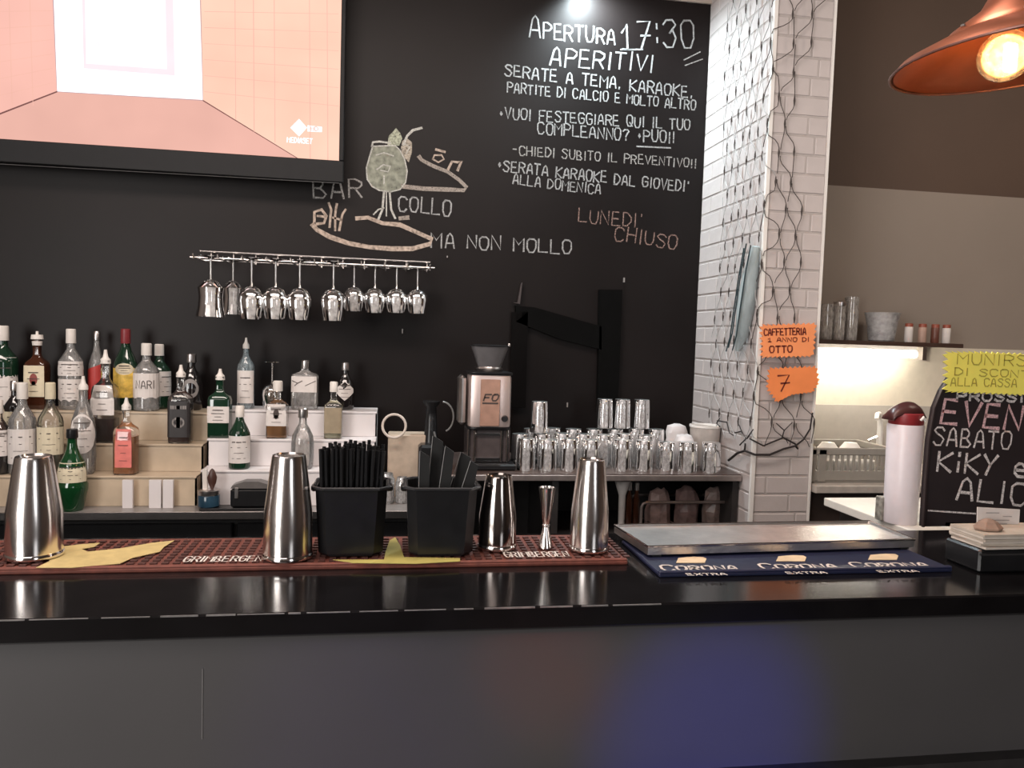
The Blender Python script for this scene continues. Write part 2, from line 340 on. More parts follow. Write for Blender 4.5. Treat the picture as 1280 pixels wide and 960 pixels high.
# ================================================================== TELEVISION
TY = 3.20
tr_ = aty(424, 202, TY); s = mpp(tr_)
tvx1, tvz0 = tr_.x, tr_.z
TW, TH = 1.66, .935
tv = thing('television', 'large flat television showing a pink tiled room, hung on the black wall', 'television', (tvx1-TW/2, TY, tvz0-.085))
bz = .018; zb = aty(424, 229, TY).z
tvm = mat('television_casing', (.008, .008, .009), .55, var=.1, spec=.25)
MB().box((tvx1-TW/2, TY+.03, tvz0+TH/2-.02), (TW+.03, .05, TH+.09), bev=.004).build('casing', tvm, tv)
MB().box((tvx1-TW/2, TY-.004, (tvz0+zb)/2), (TW+2*bz, .03, tvz0-zb), bev=.003).build('bottom_bezel', tvm, tv)
MB().box((tvx1+bz/2, TY-.004, tvz0+TH/2), (bz, .03, TH), bev=.003).build('side_bezel', tvm, tv)
MB().box((tvx1-TW-bz/2, TY-.004, tvz0+TH/2), (bz, .03, TH), bev=.003).build('side_bezel', tvm, tv)
MB().box((tvx1-TW/2, TY-.004, tvz0+TH+bz/2), (TW+2*bz, .03, bz), bev=.003).build('top_bezel', tvm, tv)
MB().box((tvx1-TW/2, TY+.07, tvz0+TH*.5), (.3, .06, .3)).build('wall_mount', tvm, tv)
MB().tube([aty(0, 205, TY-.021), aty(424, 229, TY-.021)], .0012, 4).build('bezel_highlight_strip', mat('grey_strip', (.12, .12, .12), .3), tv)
def scr(pts, m, name, lift): return MB().poly([aty(x, y, TY)-V((0, lift, 0)) for x, y in pts]).build(name, m, tv)
pk = emis('screen_pink', (.92, .51, .43), .85, .06, 3); og = emis('screen_orange', (1, .60, .46), .88, .06, 4); lp = emis('screen_lower_pink', (.86, .48, .40), .80, .05, 4)
o = MB().box((tvx1-TW/2, TY+.001, tvz0+TH/2), (TW, .006, TH)).build('screen', og, tv)
x0, z0, z1 = tvx1-TW+.001, tvz0, tvz0+TH
def S3(px, py): return aty(px, py, TY)-V((0, .0028, 0))
def clampz(p): return V((max(p.x, x0), p.y, min(max(p.z, z0+.0005), z1-.001)))
P = lambda *q: [clampz(S3(*a)) for a in q]
MB().poly(P((-400, 330), (-400, 310), (0, 143), (72, 115), (254, 125), (372, 200), (374, 205))).build('screen_picture_floor', lp, tv)
MB().poly(P((-400, 310), (-400, -400), (68, -400), (70, 0), (72, 115), (0, 143))).build('screen_picture_left', pk, tv)
wh = emis('screen_white', (1, .95, .98), 1.12, .01); lav = emis('screen_lavender', (.86, .70, .74), .98, .04); dk = emis('screen_line', (.30, .13, .12), .6)
dk2 = emis('screen_faint_line', (.93, .52, .42), .80)
MB().poly([p-V((0, .0004, 0)) for p in P((62, -200), (72, 115), (254, 125), (246, -200))]).build('screen_picture_frame', wh, tv)
MB().poly([p-V((0, .0008, 0)) for p in P((100, -150), (105, 86), (219, 95), (214, -150))]).build('screen_picture_skylight', lav, tv)
MB().poly([p-V((0, .0012, 0)) for p in P((104, -146), (108, 80), (209, 87), (205, -146))]).build('screen_picture_pane', emis('screen_pane', (.95, .80, .84), 1.02, .06), tv)
def sline(pts, lw, m, nm='screen_picture_line'):
    mb = MB(); 
    q = [clampz(S3(*a)) for a in pts]; ribbon(mb, [(p.x, p.z) for p in q], lambda u, v: V((u, TY-.0045, min(max(v, z0), z1))), lw*s); mb.build(nm, m, tv)
sline([(0, 143), (72, 115)], 1.6, dk); sline([(254, 126), (372, 200)], 1.4, dk); sline([(67, 0), (72, 115), (254, 126), (251, 0)], .9, emis('screen_mid_line', (.6, .42, .46), .7))
for xx in (14, 40): sline([(xx-2, 0), (xx+2, 132)], .9, dk2)
for xx, yy in ((295, 150), (318, 165), (344, 178), (388, 201), (410, 201)): sline([(xx-1, 0), (xx, yy)], .9, dk2)
for k in range(6): sline([(256, 15+k*20), (423, 18+k*23)], .6, dk2)
for k in range(6): sline([(0, 15+k*21), (66, 14+k*18)], .6, dk2)
MB().poly([aty(x, y, TY)-V((0, .005, 0)) for x, y in ((374, 149), (384, 160), (374, 171), (363, 160))]).build('screen_logo', wh, tv)
sline([(374, 154), (374, 166)], 2.6, pk, 'screen_logo_bar'); sline([(387, 161), (400, 162)], 7, wh, 'screen_logo_box'); 
mb = MB(); write_on(mb, "HD", lambda u, v: V((u, TY-.0056, v)), (aty(389, 164, TY).x, aty(389, 164, TY).z), (aty(398, 164, TY).x, aty(398, 164, TY).z), 5*s, 1.0*s, jit=0); mb.build('screen_logo_text', pk, tv)
mb = MB(); write_on(mb, "MEDIASET", lambda u, v: V((u, TY-.0052, v)), wallpx(359, 178, TY), wallpx(390, 180, TY), 6*s, 1.3*s, jit=0, slant=.1); mb.build('screen_logo_text', wh, tv)
# ================================================================== FRONT BAR
BT = 1.10; BY0 = 1.242; BY1 = 1.715
bar = thing('bar_counter', 'long black bar counter with a glossy worktop and grey front panel', 'bar counter', (.6, 1.5, 0))
MB().box((.55, (BY0+BY1)/2, BT-.019), (7.1, BY1-BY0, .038), bev=.003).build('worktop', black_lacquer, bar)
MB().box((.55, 1.345, .531), (7.1, .08, 1.06)).build('front_panel', panel_grey, bar)
MB().box((.55, 1.30, 1.052), (7.1, .03, .016)).build('lip_shadow_strip', dark_board, bar)  # dark strip painting the shadow under the worktop overhang
zk = aty(1200, 947, 1.29).z
MB().box((.55, 1.295, zk/2), (7.1, .04, zk)).build('lower_plinth', dark_board, bar)
MB().box((.55, 1.69, .53), (7.1, .03, 1.05)).build('rear_panel', dark_board, bar)
mb = MB()                                   # worn pale chips along the front arris
xx = -.62
while xx < .42:
    l = random.uniform(.01, .09); mb.box((xx+l/2, BY0-.0002, BT-.0012), (l, .0016, random.uniform(.0012, .0026))); xx += l+random.uniform(.001, .02)
tag(mb.build('worn_edge', chipped, bar), 'pale chipped wear along the edge', None, None, 'stuff')
pA = aty(253, 880, 1.305); MB().box((pA.x, 1.3045, pA.z), (.0016, .0012, .12)).build('panel_scratch', mat('scratch', (.16, .155, .15), .6), bar)
# bar mat
def bar_surf(z): return lambda u, v: V((u, v, z))
mat_brown = mat('rust_rubber', (.14, .035, .022), .65, var=.25, scale=60)
bm_ = thing('bar_mat', 'rust brown rubber bar mat with bird emblem and pale lettering', 'bar mat', (-.35, 1.57, BT))
MB().box((-.37, 1.570, BT+.004), (1.70, .208, .008), bev=.002).build('mat_base', mat_brown, bm_)
MB().box((-.37, 1.472, BT+.009), (1.70, .010, .006), bev=.002).build('rim', mat_brown, bm_)
mb = MB()
for i in range(84):
    for j in range(9):
        mb.box((-1.20+i*.0203, 1.492+j*.0195, BT+.0095), (.012, .010, .003))
tag(mb.build('rubber_nubs', mat('dark_rust_rubber', (.07, .02, .014), .6, var=.3), bm_), None, None, None, 'stuff')
gold = mat('mat_gold_print', (.50, .38, .16), .6, var=.12, scale=50); cream = mat('mat_cream_print', (.62, .55, .50), .6, var=.1)
def zpoly(pts, z, m, name, parent, t=.001): return MB().prism([atz(x, y, z) for x, y in pts], (0, 0, t)).build(name, m, parent)
mz = BT+.0115
zpoly([(45, 710), (62, 702), (60, 694), (75, 684), (100, 681), (125, 679), (118, 684), (102, 687), (110, 690), (150, 686), (190, 679), (218, 676), (205, 684), (200, 690), (165, 698), (150, 705), (125, 707), (90, 710)], mz, gold, 'bird_emblem', bm_)
zpoly([(416, 700), (480, 700), (482, 690), (487, 676), (494, 672), (500, 682), (505, 697), (575, 698), (575, 702), (520, 705), (440, 704)], mz, mat('mat_lime_print', (.42, .36, .10), .6, var=.12), 'bird_emblem', bm_)
def ztext(t, a, b, h, lw, z, m, name, parent, **k):
    mb = MB(); p = atz(*a, z); q = atz(*b, z); write_on(mb, t, bar_surf(z+.0014), (p.x, p.y), (q.x, q.y), h, lw, **k); return mb.build(name, m, parent)
ztext("GRIMBERGEN", (228, 703), (326, 702), .034, .0036, mz, cream, 'mat_lettering', bm_, jit=.05)
ztext("GRIMBERGEN", (632, 697), (712, 696), .034, .0036, mz, cream, 'mat_lettering', bm_, jit=.05)
# navy mat
navy = mat('navy_rubber', (.007, .010, .038), .5, var=.15, scale=50)
nm = thing('bar_mat', 'navy blue rubber bar mat with three crowned white logos, under the steel tray', 'bar mat', (.83, 1.5, BT))
MB().box((.828, 1.503, BT+.004), (.625, .245, .008), bev=.002).build('mat_base', navy, nm)
MB().box((.828, 1.386, BT+.009), (.625, .010, .006), bev=.002).build('rim', navy, nm)
for px in (875, 1000, 1115):
    z = BT+.0085; x0_ = atz(px-48, 713, z); x1_ = atz(px+50, 711 if px < 900 else 709, z)
    ztext("CORONA", (px-46, 714-(px-875)*.016), (px+48, 713-(px-875)*.016), .028, .0055, z, cream, 'mat_lettering', nm, jit=.05, slant=.15, first=1.25)
    ztext("EXTRA", (px-15, 720-(px-875)*.016), (px+34, 719.5-(px-875)*.016), .012, .0028, z, cream, 'mat_lettering', nm, jit=.03)
    d = (px-875)*.016
    zpoly([(px-30, 704-d), (px-27, 698-d), (px-16, 697-d), (px-8, 696.5-d), (px+4, 697-d), (px+8, 699-d), (px+6, 704-d)], z, mat('crown_print', (.66, .50, .32), .6), 'crown_emblem', nm, .0012)
# steel tray: a shallow pan turned upside down, with a rolled rim
tray = thing('steel_tray', 'wide shallow stainless steel tray lying on the navy bar mat', 'tray', (.8, 1.52, BT+.008))
ft = [atz(810, 683, 1.131), atz(1143, 674, 1.131), atz(1087, 651, 1.131), atz(768, 656, 1.131)]
cx = sum(p.x for p in ft)/4; cyy = sum(p.y for p in ft)/4
def inset(k): return [V((cx+(p.x-cx)*k[0], cyy+(p.y-cyy)*k[1], 0)) for p in ft]
I1 = inset((.97, .93)); lvls = []
mb = MB(); vs_ = []
for pts, z in ((inset((.965, .93)), BT+.0125), (inset((1, 1)), 1.113), (inset((1, 1)), 1.131), (inset((.985, .96)), 1.131), (inset((.975, .94)), 1.127)): vs_ += [V((p.x, p.y, z)) for p in pts]
fs = [(3, 2, 1, 0)]
for r in range(4):
    for i in range(4): fs.append((r*4+i, r*4+(i+1) % 4, r*4+4+(i+1) % 4, r*4+4+i))
fs.append((16, 17, 18, 19)); mb.add(vs_, fs); tray_m = mat('tray_steel', (.66, .62, .60), .36, 1, var=.12, scale=25, bump=.25, bscale=140)
mb.build('pan', tray_m, tray)
mb = MB(); mb.tube([V((p.x, p.y, 1.130)) for p in inset((1, 1))], .0028, 6, True); mb.build('rolled_rim', chrome, tray)
for p in inset((.93, .86)): MB().box((p.x, p.y, BT+.0105), (.02, .02, .004)).build('foot', black_plastic, tray)
# ------------------------------------------------------------------ shaker tins
def shaker(px, base, top, wb, wt, label, m=steel):
    b = atz(px, base, BT+.012); k = mpp(b); h = (base-top)*k*1.0; rb, rt = wb*k/2, wt*k/2
    t = thing('shaker_tin', label, 'shaker', (b.x, b.y+rb*.9, BT+.0125), 'upturned steel shaker tins on the bar mat')
    kk = mpp(b+V((0, rb*.9, 0)))/k; h *= kk; rb *= kk; rt *= kk
    pr = [(rb*.97, 0), (rb*1.03, .003), (rb*1.02, .006), (rb, .010), (rb*.995, h*.12), (rb*.97, h*.45), (rt*1.04, h*.93), (rt, h*.975), (rt*.96, h*.995), (rt*.9, h), (rt*.85, h-.004)]
    c = t.location
    MB().lathe(pr[3:], 40, c).build('tin_body', m, t, True)
    MB().lathe([(rb*.97, 0), (rb*1.03, .002), (rb*1.04, .005), (rb*1.02, .0085), (rb, .0105)], 40, c).build('rolled_rim', chrome, t, True)
    return t
shaker(30, 703, 577, 64, 42, 'tall steel shaker tin at the left end of the bar')
shaker(356, 704, 575, 60, 41, 'tall steel shaker tin left of the black straw bin')
shaker(624, 690, 599, 48, 33, 'short dark steel shaker tin right of the black bins', mat('dark_steel', (.42, .38, .36), .13, 1, var=.05, scale=8, bump=.04, bscale=18))
shaker(741, 693, 579, 48, 33, 'tall steel shaker tin at the right end of the brown mat, beside the tray')
b = atz(683, 686, BT+.012); k = mpp(b)
t = thing('jigger', 'slim steel double jigger standing between two shaker tins', 'jigger', (b.x, b.y+.012, BT+.0125)); c = t.location
MB().lathe([(.016, 0), (.0155, .004), (.0065, .040), (.006, .044)], 24, c).build('lower_cup', steel, t, True)
MB().lathe([(.006, .043), (.0085, .045), (.0085, .048), (.006, .050)], 20, c).build('waist_ring', chrome, t, True)
MB().lathe([(.006, .049), (.009, .062), (.0165, .120), (.0178, .127), (.0155, .127), (.008, .066)], 24, c).build('upper_cup', steel, t, True)
b = atz(697, 690, BT+.012)
t = thing('glass_ashtray', 'small clear round lid lying behind the jigger', 'lid', aty(702, 615, 1.69)); c = t.location; t.location.z = BT+.0; 
bpy.data.objects.remove(t)
# ------------------------------------------------------------------ black bins
def bin_(x0, x1, base, top, label):
    b = atz((x0+x1)/2, base, BT+.012); k = mpp(b); wd = (x1-x0)*k; h = (base-top)*k*1.03; dp = .115
    t = thing('black_bin', label, 'bin', (b.x, b.y+dp/2, BT+.0125)); c = t.location; mb = MB()
    def ring(sx, sy, z, ch=.018):
        hx, hy = sx/2, sy/2
        return [V((c.x+x, c.y+y, c.z+z)) for x, y in ((-hx+ch, -hy), (hx-ch, -hy), (hx, -hy+ch), (hx, hy-ch), (hx-ch, hy), (-hx+ch, hy), (-hx, hy-ch), (-hx, -hy+ch))]
    w0, w1 = wd*.90, wd
    L_ = [ring(w0-.01, dp*.86, 0), ring(w0, dp*.9, .005), ring(w1, dp, h*.99), ring(w1-.006, dp-.006, h*.99), ring(w0-.006, dp*.9-.006, .01)]
    vs_ = [p for q in L_ for p in q]; fs = [tuple(range(7, -1, -1)), tuple(range(32, 40))]
    for r in range(4):
        for i in range(8): j = (i+1) % 8; fs.append((r*8+i, r*8+j, r*8+8+j, r*8+8+i))
    mb.add(vs_, fs); mb.build('bin_body', black_plastic, t)
    rim = [p for p in ring(w1+.006, dp+.006, h*.985)]; MB().tube(rim, .0035, 6, True).build('rolled_rim', mat('rim_plastic', (.03, .03, .032), .22), t)
    for sx in (-1, 1): MB().box((c.x+sx*(w1/2+.004), c.y, c.z+h*.93), (.014, .03, .012), bev=.003).build('side_grip', black_plastic, t)
    return c, w1, dp, h
c1, w1, d1, h1 = bin_(393, 482, 697, 612, 'square black plastic bin filled with black straws')
c2, w2, d2, h2 = bin_(507, 596, 697, 612, 'square black plastic bin holding black napkins, beside the short shaker tin')
st0 = None; straw_m = mat('straw_black', (.010, .010, .011), .28, var=.2)
i = 0
for iy in range(5):
    for ix in range(13):
        f = (ix-6)/6; x = c1.x+f*(w1*.385); y = c1.y+(iy-2)*.020
        lean = f*.045+random.uniform(-.018, .018); ln = .199+random.uniform(-.004, .007)-.008*abs(f)**3; ly = random.uniform(-.03, .03)
        if st0 is None:
            o = MB().lathe([(.0038, 0), (.0038, .17), (.0028, .17), (.0028, .165)], 8, (0, 0, 0)).build('straw', straw_m, None, True)
            tag(o, 'black drinking straw standing in the square black bin', 'straw', 'black straws in the bin'); st0 = o
        else: o = st0.copy(); C.objects.link(o)
        o.location = (x-lean*.04, y, c1.z+.012); o.rotation_euler = (ly, lean, 0); o.scale = (1, 1, ln/.17); i += 1
naps = [(528, 562, -.10, .022), (545, 545, 0.02, .024), (559, 556, .12, .020), (580, 566, .30, .024), (590, 574, .36, .018)]
nml = ['leftmost, leaning left', 'second from left and tallest', 'upright, in the middle', 'leaning right with a pale edge', 'rightmost, leaning right']
for k_, (px, ty, ln, wd) in enumerate(naps):
    x = c2.x+(-.035+k_*.0165); ang = ln; tp = aty(px, ty, c2.y); H = tp.z-c2.z-.008
    o = thing('folded_napkin', 'black folded paper napkin in the right-hand bin, '+nml[k_], 'napkin', (x, c2.y+(.012 if k_ % 2 else -.012), c2.z+.008), 'black napkins in the bin')
    dx = tp.x-x; mb = MB(); P_ = []
    a = o.location
    mb.prism([a+V((-wd/2, -.004, 0)), a+V((wd/2, -.004, 0)), a+V((dx+wd*.65, -.004, H*.94)), a+V((dx-wd*.25, -.004, H))], (0, .008, 0)); mb.build('folded_sheet', black_matte, o)
    mb = MB(); mb.tube([a+V((-wd/2, -.0052, .06)), a+V((dx-wd*.25, -.0052, H*.995))], .0009, 4); mb.build('sheet_edge', mat('grey_edge', (.22, .22, .22), .5), o)
# ================================================================== BACK BAR LEFT, bottles
ZC = .90; CY0 = 2.82
bc = thing('back_counter', 'low dark back counter with a steel edge under the bottles', 'counter', (-1.1, 3.05, 0))
BX = aty(562, 596, 2.77).x-.006
MB().box(((BX-2.99)/2, 3.055, ZC-.012), (BX+2.99, .465, .024)).build('worktop', mat('grey_worktop', (.22, .20, .19), .35, var=.1), bc)
MB().box(((BX-2.99)/2, CY0-.004, ZC-.012), (BX+2.99, .008, .028), bev=.002).build('edge_strip', steel_brushed, bc)
for k_ in range(4): MB().box((-2.56+k_*.806, 2.86, .43), (.79, .02, .84), bev=.004).build('cabinet_door', black_plastic, bc)
MB().box(((BX-2.99)/2, 3.08, .44), (BX+2.98, .40, .87)).build('cabinet_body', dark_board, bc)
def stand(name, label, x0, x1, edges, m, base=ZC):
    """three stepped tiers; edges = [(Y, z)] low to high"""
    t = thing(name, label, 'bottle stand', ((x0+x1)/2, 3.05, base)); e = [*edges, (3.275, None)]
    for k_ in range(3):
        y0, z = e[k_]; y1 = e[k_+1][0]; zb_ = base if k_ == 0 else e[k_-1][1]
        MB().box(((x0+x1)/2, y0+.003, (zb_+z)/2), (x1-x0, .006, z-zb_-.002)).build('riser', m, t)
        MB().box(((x0+x1)/2, (y0+y1)/2, z-.004), (x1-x0, y1-y0+.008, .008), bev=.0015).build('tread', m, t)
    for x in (x0+.003, x1-.003):
        pts = [V((x-.003, e[0][0], base))]
        for k_ in range(3): pts += [V((x-.003, e[k_][0], e[k_][1]-.002)), V((x-.003, e[k_+1][0], e[k_][1]-.002))]
        pts.append(V((x-.003, 3.275, base))); MB().prism(pts, (.006, 0, 0)).build('side_panel', m, t)
    return t
YL = [2.915, 3.01, 3.105]
EL = [(Y, aty(200, y, Y).z) for Y, y in zip(YL, (595, 555, 515))]
ER = [(Y, aty(350, y, Y).z) for Y, y in zip(YL, (588, 549, 513))]
xl0 = aty(-60, 560, 2.95).x; xl1 = aty(249, 560, 2.95).x; xr0 = aty(254, 560, 2.95).x; xr1 = aty(471, 530, 3.1).x
sl = stand('bottle_stand', 'three tiered beige bottle stand at the left with painted warm glow', xl0, xl1, EL, warm_lit_acrylic)
sr = stand('bottle_stand', 'three tiered white bottle stand nearer the black bins', xr0, xr1, ER, white_acrylic)
for px, wpx in ((161, 12), (195, 14), (211, 12)):
    a = atz(px, 634, ZC); zt = EL[0][1]-.01; k = mpp(a)
    MB().box((a.x, 2.892, (ZC+zt)/2), (wpx*k, .014, zt-ZC)).build('support_leg', white_acrylic, sl)
g_brown = mat('brown_spirit', (.05, .016, .008), .1, var=.1, coat=.5); g_black = mat('black_bottle_glass', (.012, .010, .010), .08, var=.1, spec=.8)
g_green = mat('green_bottle_glass', (.006, .045, .014), .08, var=.1, spec=.8); g_dgreen = mat('dark_green_bottle_glass', (.008, .03, .016), .08, var=.1, spec=.8)
g_amber = mat('amber_spirit', (.38, .17, .05), .1, var=.1, coat=.5); g_pale = mat('pale_spirit', (.50, .46, .32), .1, var=.08); g_clear = glass('filled_clear_glass', (.86, .84, .82), .38, .24)
g_pink = mat('orange_spirit', (.52, .22, .08), .1, var=.1); g_blue = glass('pale_blue_glass', (.66, .76, .80), .35, .28)
red = mat('red_print', (.40, .035, .03), .5); yel = mat('yellow_print', (.66, .44, .08), .5, var=.3, scale=60); coral = mat('coral_print', (.72, .19, .16), .6); silver = mat('silver_cap', (.62, .58, .56), .3, 1)
S_ = {'std': [(.90, 0), (1, .02), (1, .56), (.94, .61), (.6, .69), (.36, .745), (.32, .78), (.32, .87), (.36, .875), (.36, .89)],
      'square': [(.92, 0), (1, .02), (1, .55), (.9, .60), (.5, .65), (.36, .68), (.32, .72), (.32, .86), (.37, .87), (.37, .885)],
      'wine': [(.90, 0), (1, .02), (1, .50), (.95, .57), (.72, .66), (.46, .74), (.34, .81), (.32, .90), (.36, .905), (.36, .92)],
      'round': [(.80, 0), (.94, .03), (1, .18), (1, .42), (.90, .55), (.62, .66), (.38, .73), (.33, .78), (.33, .87), (.38, .88), (.38, .895)],
      'squat': [(.66, 0), (.72, .03), (.92, .20), (1, .26), (1, .32), (.91, .35), (.90, .46), (.82, .58), (.52, .68), (.36, .76), (.31, .82), (.30, .92), (.33, .93)],
      'flask': [(.90, 0), (1, .03), (1, .66), (.95, .71), (.45, .76), (.30, .79), (.28, .84), (.28, .88)]}
def rad_at(prof, z):
    for (r0, a), (r1, b) in zip(prof, prof[1:]):
        if a <= z <= b: return r0+(r1-r0)*((z-a)/(b-a) if b > a else 0)
    return prof[-1][0]
def bottle(px, top, wpx, Y, Z, style, gm, label, labels=(), cap='white', fill=None, yaw=0, txt=None, name='bottle', dy=None):
    p = aty(px, 500, Y); k = mpp(p); H = aty(px, top, Y).z-Z; r = wpx*k/2; sq = style in ('square', 'flask'); dyv = dy or (.85 if sq else 1)
    if sq: r /= .93*1.0
    t = thing(name, label, 'bottle', (p.x, Y, Z), None); c = V(t.location)
    pr = [(a*r, b*H) for a, b in S_[style]]
    n = 28
    MB().lathe(pr, n, c, sq, dyv).build('glass_body', gm if fill is None else clear, t, True)
    if fill:
        ff, fm = fill; lp_ = [(a*r*.93, b*H) for a, b in [(S_[style][0][0], .012)]+[q for q in S_[style][1:] if q[1] < ff]+[(rad_at(S_[style], ff), ff)]]
        MB().lathe(lp_, n, c, sq, dyv).build('liquid', fm, t, True)
    face = -PI/2+math.atan2(c.x, c.y)*(-1)*0.6+yaw
    if sq: face = -PI/2+yaw
    for (a0, a1, ha, lm, shape) in labels:
        mb = MB(); N_ = 10; vs_ = []
        for i in range(N_+1):
            u = i/N_*2-1; a = face+u*ha
            zz0, zz1 = a0, a1; mid = (a0+a1)/2; hh = (a1-a0)/2
            if shape == 'oval': q = math.sqrt(max(0, 1-u*u*.96)); zz0, zz1 = mid-hh*q, mid+hh*q
            if shape == 'diamond': q = 1-abs(u)*.8; zz0, zz1 = mid-hh*q, mid+hh*q
            if shape == 'torn': zz0 += .03*abs(math.sin(u*5))
            if shape == 'slant': zz0 += .10*(u+1)/2; zz1 += .10*(u+1)/2
            for zz in (zz0, (zz0+zz1)/2, zz1):
                rr = rad_at(S_[style], min(max(zz, 0), .89))*r+.0012; kk = sqf(a, sq)
                vs_.append(c+V((rr*kk*math.cos(a), rr*kk*math.sin(a)*dyv-(.0004 if sq else 0), zz*H)))
        fs = []
        for i in range(N_):
            for j in range(2): fs.append((i*3+j, i*3+j+3, i*3+j+4, i*3+j+1))
        mb.add(vs_, fs); lo = mb.build('label_band' if shape != 'seal' else 'seal', lm, t)
        if lm in (label_white, label_cream, coral) and a1-a0 > .12 or txt:
            mb = MB(); h_ = a1-a0; rr = rad_at(S_[style], (a0+a1)/2)*r+.0026
            sf = lambda u, v: c+V(((rr*sqf(face+u/rr, sq))*math.cos(face+u/rr), rr*sqf(face+u/rr, sq)*math.sin(face+u/rr)*dyv-(.0008 if sq else 0), v))
            if txt: write_on(mb, txt, sf, (-r*.75, (a0+h_*.42)*H), (r*.75, (a0+h_*.42)*H), h_*H*.3, .0028, jit=.05); txt = None
            else:
                for q, (ww, tt) in enumerate(((.5, .0035), (.62, .0022), (.35, .0016), (.5, .0016))):
                    zz = (a0+h_*(.78-q*.2))*H; ribbon(mb, [(-r*ww*ha, zz), (0, zz), (r*ww*ha, zz)], sf, tt)
            mb.build('label_print', ink, lo)
    zt = S_[style][-1][1]*H; rn = S_[style][-1][0]*r
    cm = {'white': cap_white, 'pour': cap_white, 'silver': silver, 'black': black_plastic, 'red': mat('dark_red_foil', (.20, .025, .03), .4), 'cream': label_cream, 'jigcap': cap_white}[cap]
    if cap == 'pour': MB().lathe([(rn*1.05, zt-.012), (rn*1.02, zt+.003), (rn*.55, zt+.012), (rn*.38, H*.97), (rn*.3, H)], 14, c).build('pourer', cm, t, True)
    elif cap == 'jigcap': MB().lathe([(rn*1.1, zt-.02), (rn*1.2, zt-.005), (rn*.5, zt), (rn*1.45, zt+.004), (rn*1.3, H*.955), (rn*.35, H*.957), (rn*.3, H)], 16, c).build('pourer', cm, t, True)
    else:
        z0c = H*.82 if cap in ('red', 'cream', 'white') else zt-.012
        MB().lathe([(rn*1.12, z0c), (rn*1.15, z0c+.002), (rn*1.12, H-.003), (rn*.95, H)], 16, c).build('cap', cm, t, True)
    return t
def tier(E, k_, dy=.045): return E[k_][0]+dy, E[k_][1]+.0005
YT, ZT = tier(EL, 2, .06); YM, ZM = tier(EL, 1); YB, ZBt = tier(EL, 0)
# left stand, top tier
bottle(4, 407, 34, YT, ZT, 'std', g_dgreen, 'dark green bottle with white cap at the far left of the top tier', [(.05, .62, 1.3, label_white, '')], 'white')
bottle(47, 414, 25, YT, ZT, 'square', g_brown, 'dark brown liquor bottle whose cream label has a red round seal', [(.16, .56, .8, label_cream, ''), (.31, .46, .34, mat('seal_red', (.22, .03, .02), .5), 'oval')], 'jigcap')
bottle(89, 411, 28, YT, ZT, 'std', g_clear, 'clear rum bottle with a tall white neck cap and white label', [(.42, .60, 1.35, label_white, ''), (.10, .38, 1.2, label_white, 'torn')], 'white')
bottle(121, 414, 19, YT+.06, ZT, 'wine', g_clear, 'clear bottle with slanting red label behind the white-labelled whisky', [(.10, .50, 1.3, red, 'slant')], 'silver')
bottle(157, 411, 28, YT, ZT, 'wine', g_dgreen, 'green bottle with yellow and orange label and dark red neck foil', [(.16, .52, 1.2, yel, ''), (.44, .58, .8, label_cream, 'oval')], 'red')
bottle(183, 429, 30, YT-.01, ZT, 'std', g_clear, 'clear bottle with broad white printed label and white cap', [(.18, .56, 1.45, label_white, 'torn')], 'white', txt='NARI')
bottle(199, 430, 27, YT+.085, ZT, 'std', g_dgreen, 'dark bottle with white cap, half hidden behind the broad white label', [(.2, .58, 1.2, label_white, '')], 'white', yaw=.9)
kb = bottle(239, 442, 27, YT+.04, ZT, 'round', g_black, 'black round bottle with a silver cap and ring emblem, at the stand end', [(.22, .56, .75, mat('grey_print', (.22, .20, .19), .6), 'oval'), (.29, .49, .5, g_black, 'oval')], 'silver')
# left stand, middle tier
bottle(18, 476, 22, YM, ZM, 'std', g_black, 'dark bottle standing between the far left bottles on the middle tier', [(.1, .5, 1.1, label_cream, '')], 'silver')
bottle(132, 437, 29, YM, ZM, 'square', g_clear, 'whisky bottle with large white label and dark liquid, white pourer', [(.30, .62, .80, label_white, '')], 'pour', fill=(.26, g_brown))
bottle(226, 456, 27, YM, ZM, 'square', g_clear, 'square whiskey bottle with black label and white pourer', [(.08, .54, .82, mat('black_label', (.022, .018, .018), .5), ''), (.44, .485, .6, mat('grey_print', (.22, .20, .19), .6), ''), (.20, .34, .5, mat('grey_print', (.22, .20, .19), .6), 'oval'), (.23, .31, .38, mat('black_label', (.022, .018, .018), .5), 'oval')], 'pour', fill=(.50, g_brown))
# left stand, lowest tier
bottle(-2, 500, 26, YB, ZBt, 'std', g_clear, 'bottle cut off by the left picture edge on the lowest tier', [(.25, .6, 1.3, label_white, '')], 'white', fill=(.7, g_brown))
bottle(28, 478, 31, YB, ZBt, 'std', g_clear, 'clear bottle with broad white label behind the left shaker tin', [(.12, .50, 1.45, label_white, '')], 'white')
bottle(63, 478, 29, YB, ZBt, 'std', g_clear, 'pale yellow spirit bottle with cream cap and cream label', [(.22, .52, 1.4, label_cream, '')], 'cream', fill=(.52, g_pale))
bottle(104, 470, 29, YB, ZBt, 'round', g_clear, 'clear rounded bottle with an oval white label and white pourer', [(.22, .62, 1.2, label_white, 'oval')], 'pour')
bottle(158, 497, 27, YB, ZBt, 'square', g_clear, 'square clear bottle with coral pink label and orange spirit', [(.10, .60, .62, coral, '')], 'pour', fill=(.50, g_pink))
a = atz(90, 638, ZC)
bottle(90, 536, 36, 2.858, ZC+.001, 'squat', g_green, 'squat green liqueur bottle with cream label standing on the back counter', [(.36, .60, 1.35, label_cream, '')], 'black')
